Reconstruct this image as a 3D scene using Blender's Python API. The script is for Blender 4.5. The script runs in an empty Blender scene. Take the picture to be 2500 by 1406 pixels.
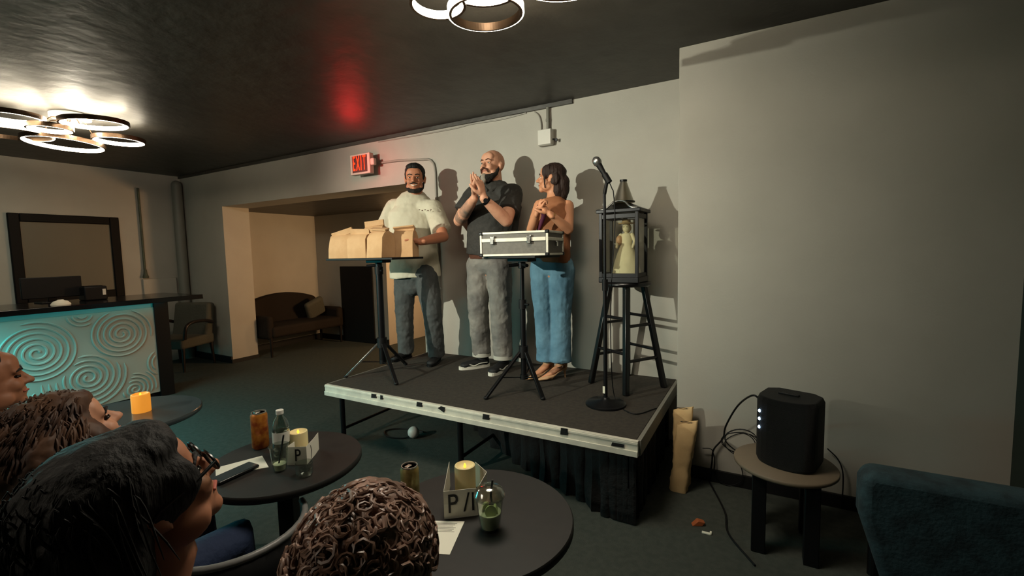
import bpy, math, random
import numpy as np
from math import sin, cos, pi, radians as R
from mathutils import Vector, Matrix, Euler
random.seed(7)
scene = bpy.context.scene
COL = scene.collection
# ------------------------------------------------------------------ camera
F = 1095.35; IW, IH = 2500, 1406
yaw, pitch, roll = R(-29.13), R(-4.51), R(-1.259)
fw = Vector((sin(yaw)*cos(pitch), cos(yaw)*cos(pitch), sin(pitch)))
r0 = Vector((cos(yaw), -sin(yaw), 0)); u0 = r0.cross(fw)
rt = r0*cos(roll)+u0*sin(roll); up = -r0*sin(roll)+u0*cos(roll)
CAM = Vector((0, 0, 1.44))
cd = bpy.data.cameras.new('camera'); cam = bpy.data.objects.new('camera', cd); COL.objects.link(cam)
cd.sensor_width = 36; cd.lens = 36*F/IW; cd.clip_start = 0.02; cd.clip_end = 60
m3 = Matrix((rt, up, -fw)).transposed(); cam.matrix_world = Matrix.Translation(CAM) @ m3.to_4x4()
scene.camera = cam
def ray(x, y): return rt*((x-IW/2)/F) - up*((y-IH/2)/F) + fw
def aX(x, y, X): d = ray(x, y); return CAM+d*(X/d.x)
def aY(x, y, Y): d = ray(x, y); return CAM+d*(Y/d.y)
def aZ(x, y, Z): d = ray(x, y); return CAM+d*((Z-CAM.z)/d.z)
def aD(x, y, D): return CAM+ray(x, y)*D
# ------------------------------------------------------------------ materials
def lin(h):
    h = h.lstrip('#'); o = []
    for i in (0, 2, 4):
        v = int(h[i:i+2], 16)/255; o.append(v/12.92 if v <= .04045 else ((v+.055)/1.055)**2.4)
    return (*o, 1)
def mat(name, hexc, rough=.7, metal=0, hex2=None, scale=20, bump=0, bscale=60, spec=.5, trans=0, ior=1.45, stretch=None, alpha=1, sss=0, emit=None, estr=0, sheen=0):
    m = bpy.data.materials.new(name); m.use_nodes = True; nt = m.node_tree; N = nt.nodes; b = N['Principled BSDF']
    b.inputs['Base Color'].default_value = lin(hexc); b.inputs['Roughness'].default_value = rough
    b.inputs['Metallic'].default_value = metal; b.inputs['Specular IOR Level'].default_value = spec
    b.inputs['Transmission Weight'].default_value = trans; b.inputs['IOR'].default_value = ior; b.inputs['Alpha'].default_value = alpha
    if sss: b.inputs['Subsurface Weight'].default_value = sss; b.inputs['Subsurface Radius'].default_value = (.02, .008, .005)
    if sheen: b.inputs['Sheen Weight'].default_value = sheen
    if emit: b.inputs['Emission Color'].default_value = lin(emit); b.inputs['Emission Strength'].default_value = estr
    tc = N.new('ShaderNodeTexCoord'); mp = N.new('ShaderNodeMapping'); nt.links.new(tc.outputs['Object'], mp.inputs[0])
    if stretch: mp.inputs['Scale'].default_value = stretch
    if hex2:
        n = N.new('ShaderNodeTexNoise'); n.inputs['Scale'].default_value = scale; n.inputs['Detail'].default_value = 5
        rp = N.new('ShaderNodeValToRGB'); rp.color_ramp.elements[0].color = lin(hexc); rp.color_ramp.elements[1].color = lin(hex2)
        rp.color_ramp.elements[0].position = .38; rp.color_ramp.elements[1].position = .62
        nt.links.new(mp.outputs[0], n.inputs[0]); nt.links.new(n.outputs[0], rp.inputs[0]); nt.links.new(rp.outputs[0], b.inputs['Base Color'])
    if bump:
        n = N.new('ShaderNodeTexNoise'); n.inputs['Scale'].default_value = bscale; n.inputs['Detail'].default_value = 4
        bp = N.new('ShaderNodeBump'); bp.inputs['Strength'].default_value = bump; bp.inputs['Distance'].default_value = .02
        nt.links.new(mp.outputs[0], n.inputs[0]); nt.links.new(n.outputs[0], bp.inputs['Height']); nt.links.new(bp.outputs[0], b.inputs['Normal'])
    return m
def emis(name, hexc, s):
    m = bpy.data.materials.new(name); m.use_nodes = True; nt = m.node_tree; nt.nodes.clear()
    e = nt.nodes.new('ShaderNodeEmission'); e.inputs[0].default_value = lin(hexc); e.inputs[1].default_value = s
    o = nt.nodes.new('ShaderNodeOutputMaterial'); nt.links.new(e.outputs[0], o.inputs[0]); return m
M = dict(
 wall=mat('grey_wall_paint', '#a19d93', .55, hex2='#a5a197', scale=3, bump=.04, bscale=90),
 ceil=mat('dark_ceiling_paint', '#322f2a', .47, hex2='#3b3832', scale=5, bump=.35, bscale=7, spec=.6),
 floor=mat('dark_carpet', '#383d37', .82, hex2='#42463f', scale=30, bump=.5, bscale=300),
 black=mat('black_paint', '#0c0c0d', .5, spec=.3), base=mat('black_trim', '#0b0b0c', .55),
 stage=mat('stage_carpet', '#302b25', .9, hex2='#3a342c', scale=40, bump=.4, bscale=350),
 alu=mat('aluminium', '#d6d2c2', .42, .1, hex2='#c6c2b4', scale=12, bump=.05),
 darkmetal=mat('dark_metal', '#1b1b1d', .38, .6), steel=mat('steel', '#9a9a98', .3, .9), chrome=mat('chrome', '#d8d8d6', .15, 1),
 blackcloth=mat('black_cloth', '#0a0b0b', .95, bump=.6, bscale=25), blackplastic=mat('black_plastic', '#0b0b0c', .55, bump=.1, bscale=400, spec=.3),
 grille=mat('speaker_grille', '#090909', .6, .2, bump=.8, bscale=600),
 kraft=mat('kraft_paper', '#c9a177', .8, hex2='#bf966b', scale=8, bump=.35, bscale=14),
 kraft2=mat('pale_kraft_paper', '#b99a6c', .8, hex2='#c4a678', scale=6, bump=.3, bscale=10),
 paper=mat('white_paper', '#d8d4c4', .8), ink=mat('black_ink', '#15130f', .6),
 skinA=mat('skin_tan', '#b9795a', .55, sss=.05, bump=.05, bscale=80), skinB=mat('skin_pink', '#d7a083', .55, hex2='#d0977b', scale=30, sss=.05, bump=.05, bscale=80),
 skinC=mat('skin_warm', '#c98d6a', .5, sss=.05), skinD=mat('skin_audience', '#a06a4e', .55, sss=.05), skinE=mat('skin_audience_fair', '#b98468', .55, sss=.05),
 tee=mat('cream_cotton', '#cdc5b0', .85, bump=.5, bscale=9, hex2='#c6bea8', scale=4), pants=mat('charcoal_denim', '#3f4242', .85, bump=.5, bscale=14, hex2='#4a4c4b', scale=9),
 polo=mat('black_knit', '#2c2b28', .8, bump=.5, bscale=10, hex2='#34322f', scale=60), gjeans=mat('grey_denim', '#625f5c', .85, hex2='#85817a', scale=5, bump=.5, bscale=14),
 bjeans=mat('blue_denim', '#4f7388', .85, hex2='#648a9e', scale=6, bump=.45, bscale=14), brown=mat('rust_knit', '#8e5a3a', .85, bump=.4, bscale=12),
 hair=mat('black_hair', '#0b0807', .75, bump=.5, bscale=60, stretch=(1, 1, .2)), hairb=mat('dark_brown_hair', '#2a1811', .7, bump=.6, bscale=60, stretch=(1, 1, .15)),
 hairc=mat('curly_brown_hair', '#644838', .42, hex2='#a08070', scale=16), haird=mat('wavy_brown_hair', '#39241a', .65, hex2='#523521', scale=14),
 beardg=mat('grey_beard', '#9a9084', .8, bump=.6, bscale=150), beardd=mat('dark_beard', '#1d1712', .8, bump=.6, bscale=150), mous=mat('brown_moustache', '#55301f', .8, bump=.6, bscale=150),
 lip=mat('lips', '#a5584b', .5), eye=mat('eye_white', '#c9c0b4', .3), iris=mat('iris', '#1c120c', .2), tooth=mat('teeth', '#e6dccb', .4),
 shoe=mat('black_canvas', '#0d0d0f', .7), sole=mat('white_rubber', '#cfccc0', .6), nude=mat('beige_leather', '#c39a74', .45),
 wood=mat('black_wood', '#0d0b0c', .28, spec=.6), brownwood=mat('dark_brown_wood', '#17100c', .35, hex2='#1f1611', scale=6, stretch=(1, 8, 1)),
 tabletop=mat('round_table_laminate', '#12110e', .6, hex2='#171512', scale=25), glosstop=mat('gloss_table_laminate', '#343d40', .22, spec=.8),
 glass=mat('clear_glass', '#ffffff', .03, trans=1, ior=1.45), plastic=mat('clear_plastic', '#eef2f0', .08, trans=1, ior=1.3), smoky=mat('smoky_glass', '#b9b2a0', .25, trans=.75, ior=1.3),
 wax=mat('ivory_wax', '#dccb98', .6, sss=.2), waxlit=mat('lit_wax', '#e9a548', .6, emit='#ff9a2a', estr=.5), flame=emis('flame', '#ffc83a', 2.2),
 water=mat('lime_drink', '#d9dcb8', .15), lime=mat('lime_slice', '#c2cc8a', .5),
 can=mat('orange_can', '#c07a2e', .35, .5, hex2='#8a3f1c', scale=30), canb=mat('pale_can', '#b9a46a', .35, .5, hex2='#8b7440', scale=25), lid=mat('can_top', '#bdb9ae', .3, .8),
 phone=mat('phone_case', '#0b0a0a', .3), teal=emis('teal_led', '#0fd6d8', 5.5), ring=emis('warm_white_led', '#fff0d2', 42), bronze=mat('ring_bronze', '#5a4634', .35, .7),
 panel=mat('white_swirl_panel', '#b3aea2', .55), frame=mat('dark_mirror_frame', '#0a0605', .6, spec=.2), mirror=mat('dull_board', '#5f594b', .45),
 sofa=mat('grey_velvet', '#241e19', .9, bump=.3, bscale=40, spec=.2), chair=mat('olive_grey_fabric', '#4a493f', .85, bump=.3, bscale=40), teal_f=mat('teal_fabric', '#16262b', .9, bump=.15, bscale=90, hex2='#243a40', scale=20),
 signw=mat('sign_housing', '#b9b2a6', .5), signr=emis('exit_red', '#ff2a10', 4.5), signback=mat('exit_face_painted_glow', '#4a1814', .5), conduit=mat('painted_conduit', '#8f8c83', .45),
 plastw=mat('white_plastic', '#c9c6bd', .45), led=emis('blue_white_led', '#bfe0ff', 6), doll=mat('doll_cream', '#e6ddb9', .7, bump=.4, bscale=20), case=mat('case_grey', '#56524b', .5, hex2='#5f5a52', scale=50),
 pole=mat('painted_pipe', '#77756c', .5), greenpipe=mat('green_patina_pipe', '#3f4236', .6, hex2='#4b5240', scale=12),
 counter=mat('black_counter', '#0b0b0d', .16, spec=.6), fascia=mat('bar_fascia', '#8fa5a2', .5), cuff=mat('washed_denim', '#a9a69c', .85), denim=mat('navy_denim', '#14233f', .85, bump=.3, bscale=40), white=mat('white_shirt', '#a9a59b', .85), floral=mat('floral_print', '#0b0d0d', .85, hex2='#0b0d0d'), gold=mat('gold', '#c9a050', .3, 1),
 burg=mat('burgundy', '#4a1030', .7), tape=mat('white_tape', '#e3dfcc', .5), orangem=mat('orange_scrap', '#a0552c', .7), sidetop=mat('grey_brown_laminate', '#6e6150', .6), rim=mat('grey_vinyl', '#6b6a68', .4), dkroom=mat('dark_doorway', '#060606', .9), tat=mat('skin_tattooed', '#b98a72', .6, hex2='#77695e', scale=14), green=mat('dark_green_wall', '#16251f', .7))
def thin(name, tint, g, rough=.05, tr=1.0):
    m = bpy.data.materials.new(name); m.use_nodes = True; nt = m.node_tree; nt.nodes.clear(); N = nt.nodes.new
    t = N('ShaderNodeBsdfTransparent'); t.inputs[0].default_value = lin(tint); q = N('ShaderNodeBsdfGlossy'); q.inputs['Roughness'].default_value = rough
    lw = N('ShaderNodeLayerWeight'); lw.inputs[0].default_value = .35; mu = N('ShaderNodeMath'); mu.operation = 'MULTIPLY_ADD'; mu.inputs[1].default_value = .55; mu.inputs[2].default_value = g
    mx = N('ShaderNodeMixShader'); o = N('ShaderNodeOutputMaterial'); L = nt.links.new; L(lw.outputs['Facing'], mu.inputs[0]); L(mu.outputs[0], mx.inputs[0]); L(t.outputs[0], mx.inputs[1]); L(q.outputs[0], mx.inputs[2]); L(mx.outputs[0], o.inputs[0]); return m
M['glass'] = thin('clear_glass', '#f4f4f0', .03); M['plastic'] = thin('clear_plastic', '#eef2ee', .06, .12); M['smoky'] = thin('smoky_glass', '#d2ccba', .16, .35)
# floral: pale voronoi flowers on black
nt = M['floral'].node_tree; b_ = nt.nodes['Principled BSDF']; v_ = nt.nodes.new('ShaderNodeTexVoronoi'); v_.inputs['Scale'].default_value = 22
rp = nt.nodes.new('ShaderNodeValToRGB'); rp.color_ramp.elements[0].color = lin('#7d8a80'); rp.color_ramp.elements[1].color = lin('#0b0d0d'); rp.color_ramp.elements[0].position = .28; rp.color_ramp.elements[1].position = .36
tc_ = nt.nodes.new('ShaderNodeTexCoord'); nt.links.new(tc_.outputs['Object'], v_.inputs['Vector']); nt.links.new(v_.outputs['Distance'], rp.inputs[0]); nt.links.new(rp.outputs[0], b_.inputs['Base Color'])
# ------------------------------------------------------------------ object helpers
def tag(o, label=None, cat=None, group=None, kind=None):
    if label: o['label'] = label
    if cat: o['category'] = cat
    if group: o['group'] = group
    if kind: o['kind'] = kind
    return o
def thing(name, loc, label, cat, group=None):
    o = bpy.data.objects.new(name, None); COL.objects.link(o); o.location = loc; o.empty_display_size = .05
    return tag(o, label, cat, group)
def wloc(o):
    v = Vector(o.location); p = o.parent
    while p: v += Vector(p.location); p = p.parent
    return v
class MB:
    def __init__(s): s.v = []; s.f = []; s.mi = []; s.cur = 0
    def add(s, vs, fs):
        k = len(s.v); s.v += [Vector(v) for v in vs]; s.f += [tuple(i+k for i in f) for f in fs]; s.mi += [s.cur]*len(fs); return s
    def box(s, c, d, rot=None):
        c = Vector(c); hx, hy, hz = d[0]/2, d[1]/2, d[2]/2
        vs = [Vector((x, y, z)) for z in (-hz, hz) for y in (-hy, hy) for x in (-hx, hx)]
        if rot is not None: vs = [rot @ v for v in vs]
        return s.add([c+v for v in vs], [(0, 2, 3, 1), (4, 5, 7, 6), (0, 1, 5, 4), (2, 6, 7, 3), (0, 4, 6, 2), (1, 3, 7, 5)])
    def bb(s, a, b): return s.box([(a[i]+b[i])/2 for i in range(3)], [abs(b[i]-a[i]) for i in range(3)])
    def bar(s, p, q, w, h=None, upv=(0, 0, 1)):
        p, q = Vector(p), Vector(q); h = h or w; z = (q-p).normalized(); x = Vector(upv).cross(z)
        if x.length < 1e-3: x = Vector((1, 0, 0)).cross(z)
        x.normalize(); y = z.cross(x); vs = [c+x*(sx*w/2)+y*(sy*h/2) for c in (p, q) for sy in (-1, 1) for sx in (-1, 1)]
        return s.add(vs, [(0, 1, 3, 2), (4, 6, 7, 5), (0, 4, 5, 1), (2, 3, 7, 6), (0, 2, 6, 4), (1, 5, 7, 3)])
    def tube(s, pts, r, n=10, cap=True, lat=None, ratio=1.0):
        pts = [Vector(p) for p in pts]; rs = r if isinstance(r, (list, tuple)) else [r]*len(pts); vs = []; fs = []; px = None
        for i, p in enumerate(pts):
            t = (pts[min(i+1, len(pts)-1)]-pts[max(i-1, 0)])
            t = t.normalized() if t.length > 1e-9 else Vector((0, 0, 1))
            if lat is not None: x = Vector(lat); x = x-t*x.dot(t)
            elif px is None: x = t.orthogonal()
            else: x = px-t*px.dot(t)
            if x.length < 1e-6: x = t.orthogonal()
            x.normalize(); px = x; y = t.cross(x)
            for k in range(n):
                a = 2*pi*k/n; vs.append(p+x*(cos(a)*rs[i])+y*(sin(a)*rs[i]*ratio))
        for i in range(len(pts)-1):
            for k in range(n): fs.append((i*n+k, i*n+(k+1) % n, (i+1)*n+(k+1) % n, (i+1)*n+k))
        if cap: fs.append(tuple(range(n-1, -1, -1))); fs.append(tuple((len(pts)-1)*n+k for k in range(n)))
        return s.add(vs, fs)
    def lathe(s, prof, c=(0, 0, 0), n=32, axis=None, close=False, sx=1, sy=1):
        c = Vector(c); vs = []; fs = []; m = len(prof)
        rot = Vector((0, 0, 1)).rotation_difference(Vector(axis).normalized()).to_matrix() if axis is not None else Matrix.Identity(3)
        for r, z in prof:
            for k in range(n): a = 2*pi*k/n; vs.append(c+rot @ Vector((r*cos(a)*sx, r*sin(a)*sy, z)))
        for i in range(m-1+(1 if close else 0)):
            j = (i+1) % m
            for k in range(n): fs.append((i*n+k, i*n+(k+1) % n, j*n+(k+1) % n, j*n+k))
        if not close:
            if prof[0][0] > 1e-5: fs.append(tuple(range(n-1, -1, -1)))
            if prof[-1][0] > 1e-5: fs.append(tuple((m-1)*n+k for k in range(n)))
        return s.add(vs, fs)
    def cyl(s, c, r, h, n=32, r2=None, axis=None): return s.lathe([(r, 0), (r2 if r2 is not None else r, h)], c, n, axis)
    def ell(s, c, rad, rot=None, n=20, m=12):
        c = Vector(c); vs = []; fs = []
        for i in range(m+1):
            th = pi*i/m
            for k in range(n):
                a = 2*pi*k/n; v = Vector((rad[0]*sin(th)*cos(a), rad[1]*sin(th)*sin(a), rad[2]*cos(th)+0)); vs.append(c+(rot @ v if rot is not None else v))
        for i in range(m):
            for k in range(n): fs.append((i*n+k, (i+1)*n+k, (i+1)*n+(k+1) % n, i*n+(k+1) % n))
        return s.add(vs, fs)
    def limb(s, pts, rs, lat=None, ratio=1.0, n=16, f0=False, f1=False):
        pts = [Vector(p) for p in pts]; P = []; Q = []
        d0 = (pts[0]-pts[1]).normalized(); d1 = (pts[-1]-pts[-2]).normalized()
        for a in (() if f0 else (80, 55, 28)): P.append(pts[0]+d0*(rs[0]*min(1, ratio+.2)*sin(R(a)))); Q.append(rs[0]*cos(R(a)))
        P += pts; Q += list(rs)
        for a in (() if f1 else (28, 55, 80)): P.append(pts[-1]+d1*(rs[-1]*min(1, ratio+.2)*sin(R(a)))); Q.append(rs[-1]*cos(R(a)))
        return s.tube(P, Q, n, True, lat, ratio)
    def prism(s, poly, t, c=(0, 0, 0), rot=None):
        n = len(poly); c = Vector(c); vs = [Vector((x, -t/2, z)) for x, z in poly]+[Vector((x, t/2, z)) for x, z in poly]
        if rot is not None: vs = [rot @ v for v in vs]
        fs = [tuple(range(n)), tuple(range(2*n-1, n-1, -1))]+[(i, i+n, (i+1) % n+n, (i+1) % n) for i in range(n)]
        return s.add([c+v for v in vs], fs)
    def mesh(s, name, mats, org, smooth):
        me = bpy.data.meshes.new(name); me.from_pydata([v-org for v in s.v], [], s.f)
        for m in (mats if isinstance(mats, (list, tuple)) else [mats]): me.materials.append(M[m])
        me.polygons.foreach_set('material_index', s.mi); me.update()
        import bmesh
        bm = bmesh.new(); bm.from_mesh(me); bmesh.ops.recalc_face_normals(bm, faces=bm.faces); bm.to_mesh(me); bm.free()
        if smooth: me.polygons.foreach_set('use_smooth', [True]*len(me.polygons))
        return me
    def build(s, name, mats, parent=None, org=None, smooth=False, bevel=0, seg=2, solid=0, sub=0):
        if parent: org = wloc(parent)
        elif org is None:
            lo = [min(v[i] for v in s.v) for i in range(3)]; hi = [max(v[i] for v in s.v) for i in range(3)]
            org = Vector(((lo[0]+hi[0])/2, (lo[1]+hi[1])/2, lo[2]))
        org = Vector(org); me = s.mesh(name, mats, org, smooth); o = bpy.data.objects.new(name, me); COL.objects.link(o)
        if parent: o.parent = parent
        else: o.location = org
        if solid: md = o.modifiers.new('s', 'SOLIDIFY'); md.thickness = solid; md.offset = 0
        if bevel:
            md = o.modifiers.new('b', 'BEVEL'); md.width = bevel; md.segments = seg; md.limit_method = 'ANGLE'; md.angle_limit = R(40)
            if smooth or seg > 1:
                for p in me.polygons: p.use_smooth = True
                me.set_sharp_from_angle(angle=R(60)) if not smooth else None
        if sub: md = o.modifiers.new('u', 'SUBSURF'); md.levels = sub; md.render_levels = sub
        if smooth and not sub: me.set_sharp_from_angle(angle=R(50))
        return o
    def blob(s, name, m, parent, voxel=.006, it=6, fac=.5, disp=0, dscale=.1, clip=None):
        """fuse all pieces to one continuous skin"""
        org = wloc(parent); me = s.mesh(name, m, org, True); o = bpy.data.objects.new(name, me); COL.objects.link(o)
        md = o.modifiers.new('r', 'REMESH'); md.mode = 'VOXEL'; md.voxel_size = voxel; md.use_smooth_shade = True
        md = o.modifiers.new('s', 'SMOOTH'); md.factor = fac; md.iterations = it
        if disp:
            tx = bpy.data.textures.new(name, 'CLOUDS'); tx.noise_scale = dscale; tx.noise_depth = 2
            md = o.modifiers.new('d', 'DISPLACE'); md.texture = tx; md.strength = disp; md.mid_level = .5
        dg = bpy.context.evaluated_depsgraph_get(); ev = o.evaluated_get(dg); nm = bpy.data.meshes.new_from_object(ev)
        nm.name = name; o.modifiers.clear(); o.data = nm; bpy.data.meshes.remove(me)
        nm.polygons.foreach_set('use_smooth', [True]*len(nm.polygons))
        if len(nm.materials) == 0: nm.materials.append(M[m if isinstance(m, str) else m[0]])
        o.parent = parent; return o
def text(name, body, size, m, parent, pos, rot, depth=.002, sx=1, squash=1, align='CENTER'):
    c = bpy.data.curves.new(name, 'FONT'); c.body = body; c.size = size; c.extrude = depth; c.align_x = align; c.align_y = 'CENTER'; c.offset = .0
    t = bpy.data.objects.new(name, c); COL.objects.link(t); t.scale = (sx, squash, 1)
    dg = bpy.context.evaluated_depsgraph_get(); me = bpy.data.meshes.new_from_object(t.evaluated_get(dg))
    bpy.data.objects.remove(t)
    o = bpy.data.objects.new(name, me); COL.objects.link(o); me.materials.clear(); me.materials.append(M[m])
    me.transform(rot.to_4x4() @ Matrix.Diagonal((sx, squash, 1, 1))); me.transform(Matrix.Translation(Vector(pos)-wloc(parent))); o.parent = parent
    return o
def struct(mb, name, m, **k): return tag(mb.build(name, m, **k), kind='structure')
def fr(fwd, upish=(0, 0, 1)):
    """frame with local -y along fwd"""
    y = -Vector(fwd).normalized(); x = y.cross(Vector(upish)).normalized(); z = x.cross(y)
    return Matrix((x, y, z)).transposed()
def sm(pts, k=6):
    """catmull-rom smoothing"""
    P = [Vector(p) for p in pts]; P = [P[0]*2-P[1]]+P+[P[-1]*2-P[-2]]; out = []
    for i in range(1, len(P)-2):
        for j in range(k):
            t = j/k; a, b, c, d = P[i-1], P[i], P[i+1], P[i+2]
            out.append(.5*((2*b)+(c-a)*t+(2*a-5*b+4*c-d)*t*t+(-a+3*b-3*c+d)*t**3))
    out.append(P[-2]); return out
# ------------------------------------------------------------------ dimensions
ZC = 2.64; YB = 3.455; YN = 2.94; XN = -.455; XL = -7.41; XR = 1.055; ZS = .473; ZCB = 2.61
XS0, XS1, YS0 = -2.89, -.53, 2.236
YR = -3.2
# ------------------------------------------------------------------ setting
struct(MB().bb((XL-.1, YR-.1, -.1), (XR+.1, 8.4, 0)), 'floor', 'floor')
struct(MB().bb((XL-.1, YR-.1, ZC), (XR+.1, YB+.4, ZC+.1)), 'ceiling', 'ceil')
struct(MB().bb((XL-.12, YR, 0), (XL, YB, ZC)), 'wall_left', 'wall')
struct(MB().bb((XR, YR, 0), (XR+.12, YN, ZC)), 'wall_right', 'green')
struct(MB().bb((XL, YR-.12, 0), (XR, YR, ZC)), 'wall_rear', 'wall')
# back wall with wide opening on the left, and the wall block coming forward on the right
XO0, XO1, ZO = -6.37, -2.93, 2.145
w = MB(); w.bb((XL-.1, YB, 0), (XO0, YB+.36, ZC)).bb((XO0, YB, ZO), (XO1, YB+.36, ZC)).bb((XO1, YB, 0), (XN+.1, YB+.36, ZC))
struct(w, 'wall_back', 'wall')
struct(MB().bb((XN, YN, 0), (XR+.12, YN+.515, ZC)), 'wall_front_block', 'wall', bevel=.004)
# thin drop of the ceiling over the back wall left of the stage corner
struct(MB().bb((XL, YB-.022, ZC-.032), (-1.335, YB, ZC)), 'trim_1', 'ceil')
# alcove
YA = 5.25; XA = -6.85; XC = -5.2
struct(MB().bb((XA-.1, YB+.36, 0), (XA, YA+.1, ZO)), 'wall_alcove_left', 'wall')
w = MB().bb((XA, YA, 0), (-6.25, YA+.12, ZO)).bb((-6.25, YA, 1.27), (-5.5, YA+.12, ZO)).bb((-5.5, YA, 0), (XC, YA+.12, ZO))
struct(w, 'wall_alcove_back', 'wall')
struct(MB().bb((XA-.1, YB+.361, ZO), (XO1+.5, 8.4, ZO+.1)), 'ceiling_alcove', 'ceil')
struct(MB().bb((XC-1.2, 8.0, 0), (XO1+.5, 8.1, ZO)), 'wall_corridor_end', 'wall')
struct(MB().bb((XO1+.4, YB+.36, 0), (XO1+.5, 8.0, ZO)), 'wall_corridor_right', 'wall')
struct(MB().bb((XC-.12, YA+.12, 0), (XC, 8.0, ZO)), 'wall_corridor_left', 'wall')
struct(MB().bb((-6.3, YA+.13, 0), (-5.45, YA+.2, 1.3)), 'wall_doorway_back', 'dkroom')
struct(MB().bb((-6.25, YA-.02, 0), (-5.5, YA+.119, 1.27)), 'door_1', 'dkroom', bevel=.004)
# baseboards
bbh = .09
for nm, a, b in (('baseboard_left', (XL, YR, 0), (XL+.02, YB, bbh)), ('baseboard_back', (XL, YB-.02, 0), (XO0, YB, bbh)), ('baseboard_jamb', (XO0, YB-.02, 0), (XO0+.02, YB+.36, .05)),
                 ('baseboard_front_block', (XN, YN-.018, 0), (XR, YN, .075)), ('baseboard_alcove', (-6.83, YA-.02, 0), (-6.27, YA, bbh)), ('baseboard_alcove_left', (XA, YB+.38, 0), (XA+.02, YA, bbh)),
                 ('baseboard_alcove_right', (-5.48, YA-.02, 0), (XC, YA, bbh))):
    struct(MB().bb(a, b), nm, 'base')
# left wall: shallow recessed panel ledge and corner pilasters
struct(MB().bb((XL, 2.9, 0), (XL+.035, 3.3, 1.19)), 'trim_2', 'wall', bevel=.005)
w = MB(); w.cyl((XL+.07, 3.375, 0), .065, 2.5, 20); w.ell((XL+.07, 3.375, 2.5), (.065, .065, .07))
struct(w, 'trim_3', 'pole', smooth=True)
# ------------------------------------------------------------------ stage
t = thing('stage_platform', ((XS0+XS1)/2, (YS0+YB)/2, 0), 'low portable stage with black carpet deck and taped aluminium front rail', 'stage')
MB().bb((XS0+.012, YS0+.012, ZS-.045), (XS1-.012, YB-.004, ZS)).build('deck', 'stage', t, bevel=.003)
w = MB(); w.bb((XS0, YS0-.012, ZS-.083), (XS1, YS0+.012, ZS-.002)); w.bb((XS0, YS0-.02, ZS-.083), (XS1, YS0-.012, ZS-.052)); w.bb((XS0, YS0-.016, ZS-.02), (XS1, YS0-.012, ZS-.008))
w.bb((XS0, YS0+.012, ZS-.083), (XS1, YS0+.05, ZS-.078)); w.build('front_rail', 'alu', t, bevel=.0015)
MB().bb((XS1-.012, YS0+.012, ZS-.083), (XS1+.01, YB-.004, ZS-.003)).build('side_rail', 'pole', t, bevel=.0015)['label'] = 'dull grey side rail'
MB().bb((XS0-.01, YS0+.012, ZS-.083), (XS0+.012, YB-.004, ZS-.003)).build('side_rail', 'pole', t, bevel=.0015)
for px in (917, 936, 1028, 1082, 1190, 1380, 1510):
    p = aY(px, 1, YS0); x = aY(px, 950+(px-795)*.18, YS0).x; ww = {917: .05, 936: .025, 1028: .05, 1082: .06, 1190: .05, 1380: .045, 1510: .07}[px]
    zt = ZS-.002+.002; hh = {1190: .035, 1380: .04, 1510: .02}.get(px, .032)
    zz = ZS-.012 if px != 1510 else ZS-.03
    poly = [(-ww/2, -hh/2), (ww/2*.9, -hh/2*.8), (ww/2, hh/2), (-ww/2*.8, hh/2*.95)] if px not in (1082,) else [(-ww/2, 0), (ww*.3, -hh*.7), (ww/2, hh*.4), (-ww*.05, hh/2)]
    MB().prism(poly, .0015, (x, YS0-.0175, zz-.006)).build('tape_patch', 'blackcloth', t)
for x in (XS0+.06, (XS0+XS1)/2, XS1-.06):
    for y in (YS0+.09, YB-.12):
        w = MB().tube([(x, y, .012), (x, y, ZS-.045)], .019, 12); w.build('leg', 'darkmetal', t, smooth=True)
        MB().cyl((x, y, 0), .025, .014, 14).build('foot', 'blackplastic', t)
for x in (XS0+.06, (XS0+XS1)/2, XS1-.06): MB().tube([(x, YS0+.09, .1), (x, YB-.12, .1)], .012, 8).build('cross_brace', 'darkmetal', t, smooth=True)
# crumpled black skirt pulled in under the stage
pl = [(-2.02, 2.93), (-1.7, 2.74), (-1.45, 2.6), (-1.25, 2.48), (-1.1, 2.43), (-.92, 2.36), (-.75, 2.28), (-.62, 2.215), (-.56, 2.20), (-.555, 2.4), (-.56, 2.7), (-.57, 3.2)]
P = sm([(x, y, 0) for x, y in pl], 14); w = MB(); vs = []; fs = []; NZ = 7
for i, p in enumerate(P):
    for k in range(NZ):
        tt = k/(NZ-1); z = .006+tt*(ZS-.09); lean = .12*tt if i > 0 else 0
        fold = .018*sin(i*.85)*(1-.6*tt)+.012*sin(i*.37+k)
        y = p.y+fold; x = p.x+.01*sin(i*1.3)
        vs.append((min(x, XS1-.02), max(y-lean*.0, YS0+.02), z))
for i in range(len(P)-1):
    for k in range(NZ-1): fs.append((i*NZ+k, (i+1)*NZ+k, (i+1)*NZ+k+1, i*NZ+k+1))
w.add(vs, fs); o = w.build('stage_skirt', 'blackcloth', None, smooth=True, solid=.003); tag(o, 'black cloth skirt hanging in folds under the stage front', 'curtain')
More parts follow.
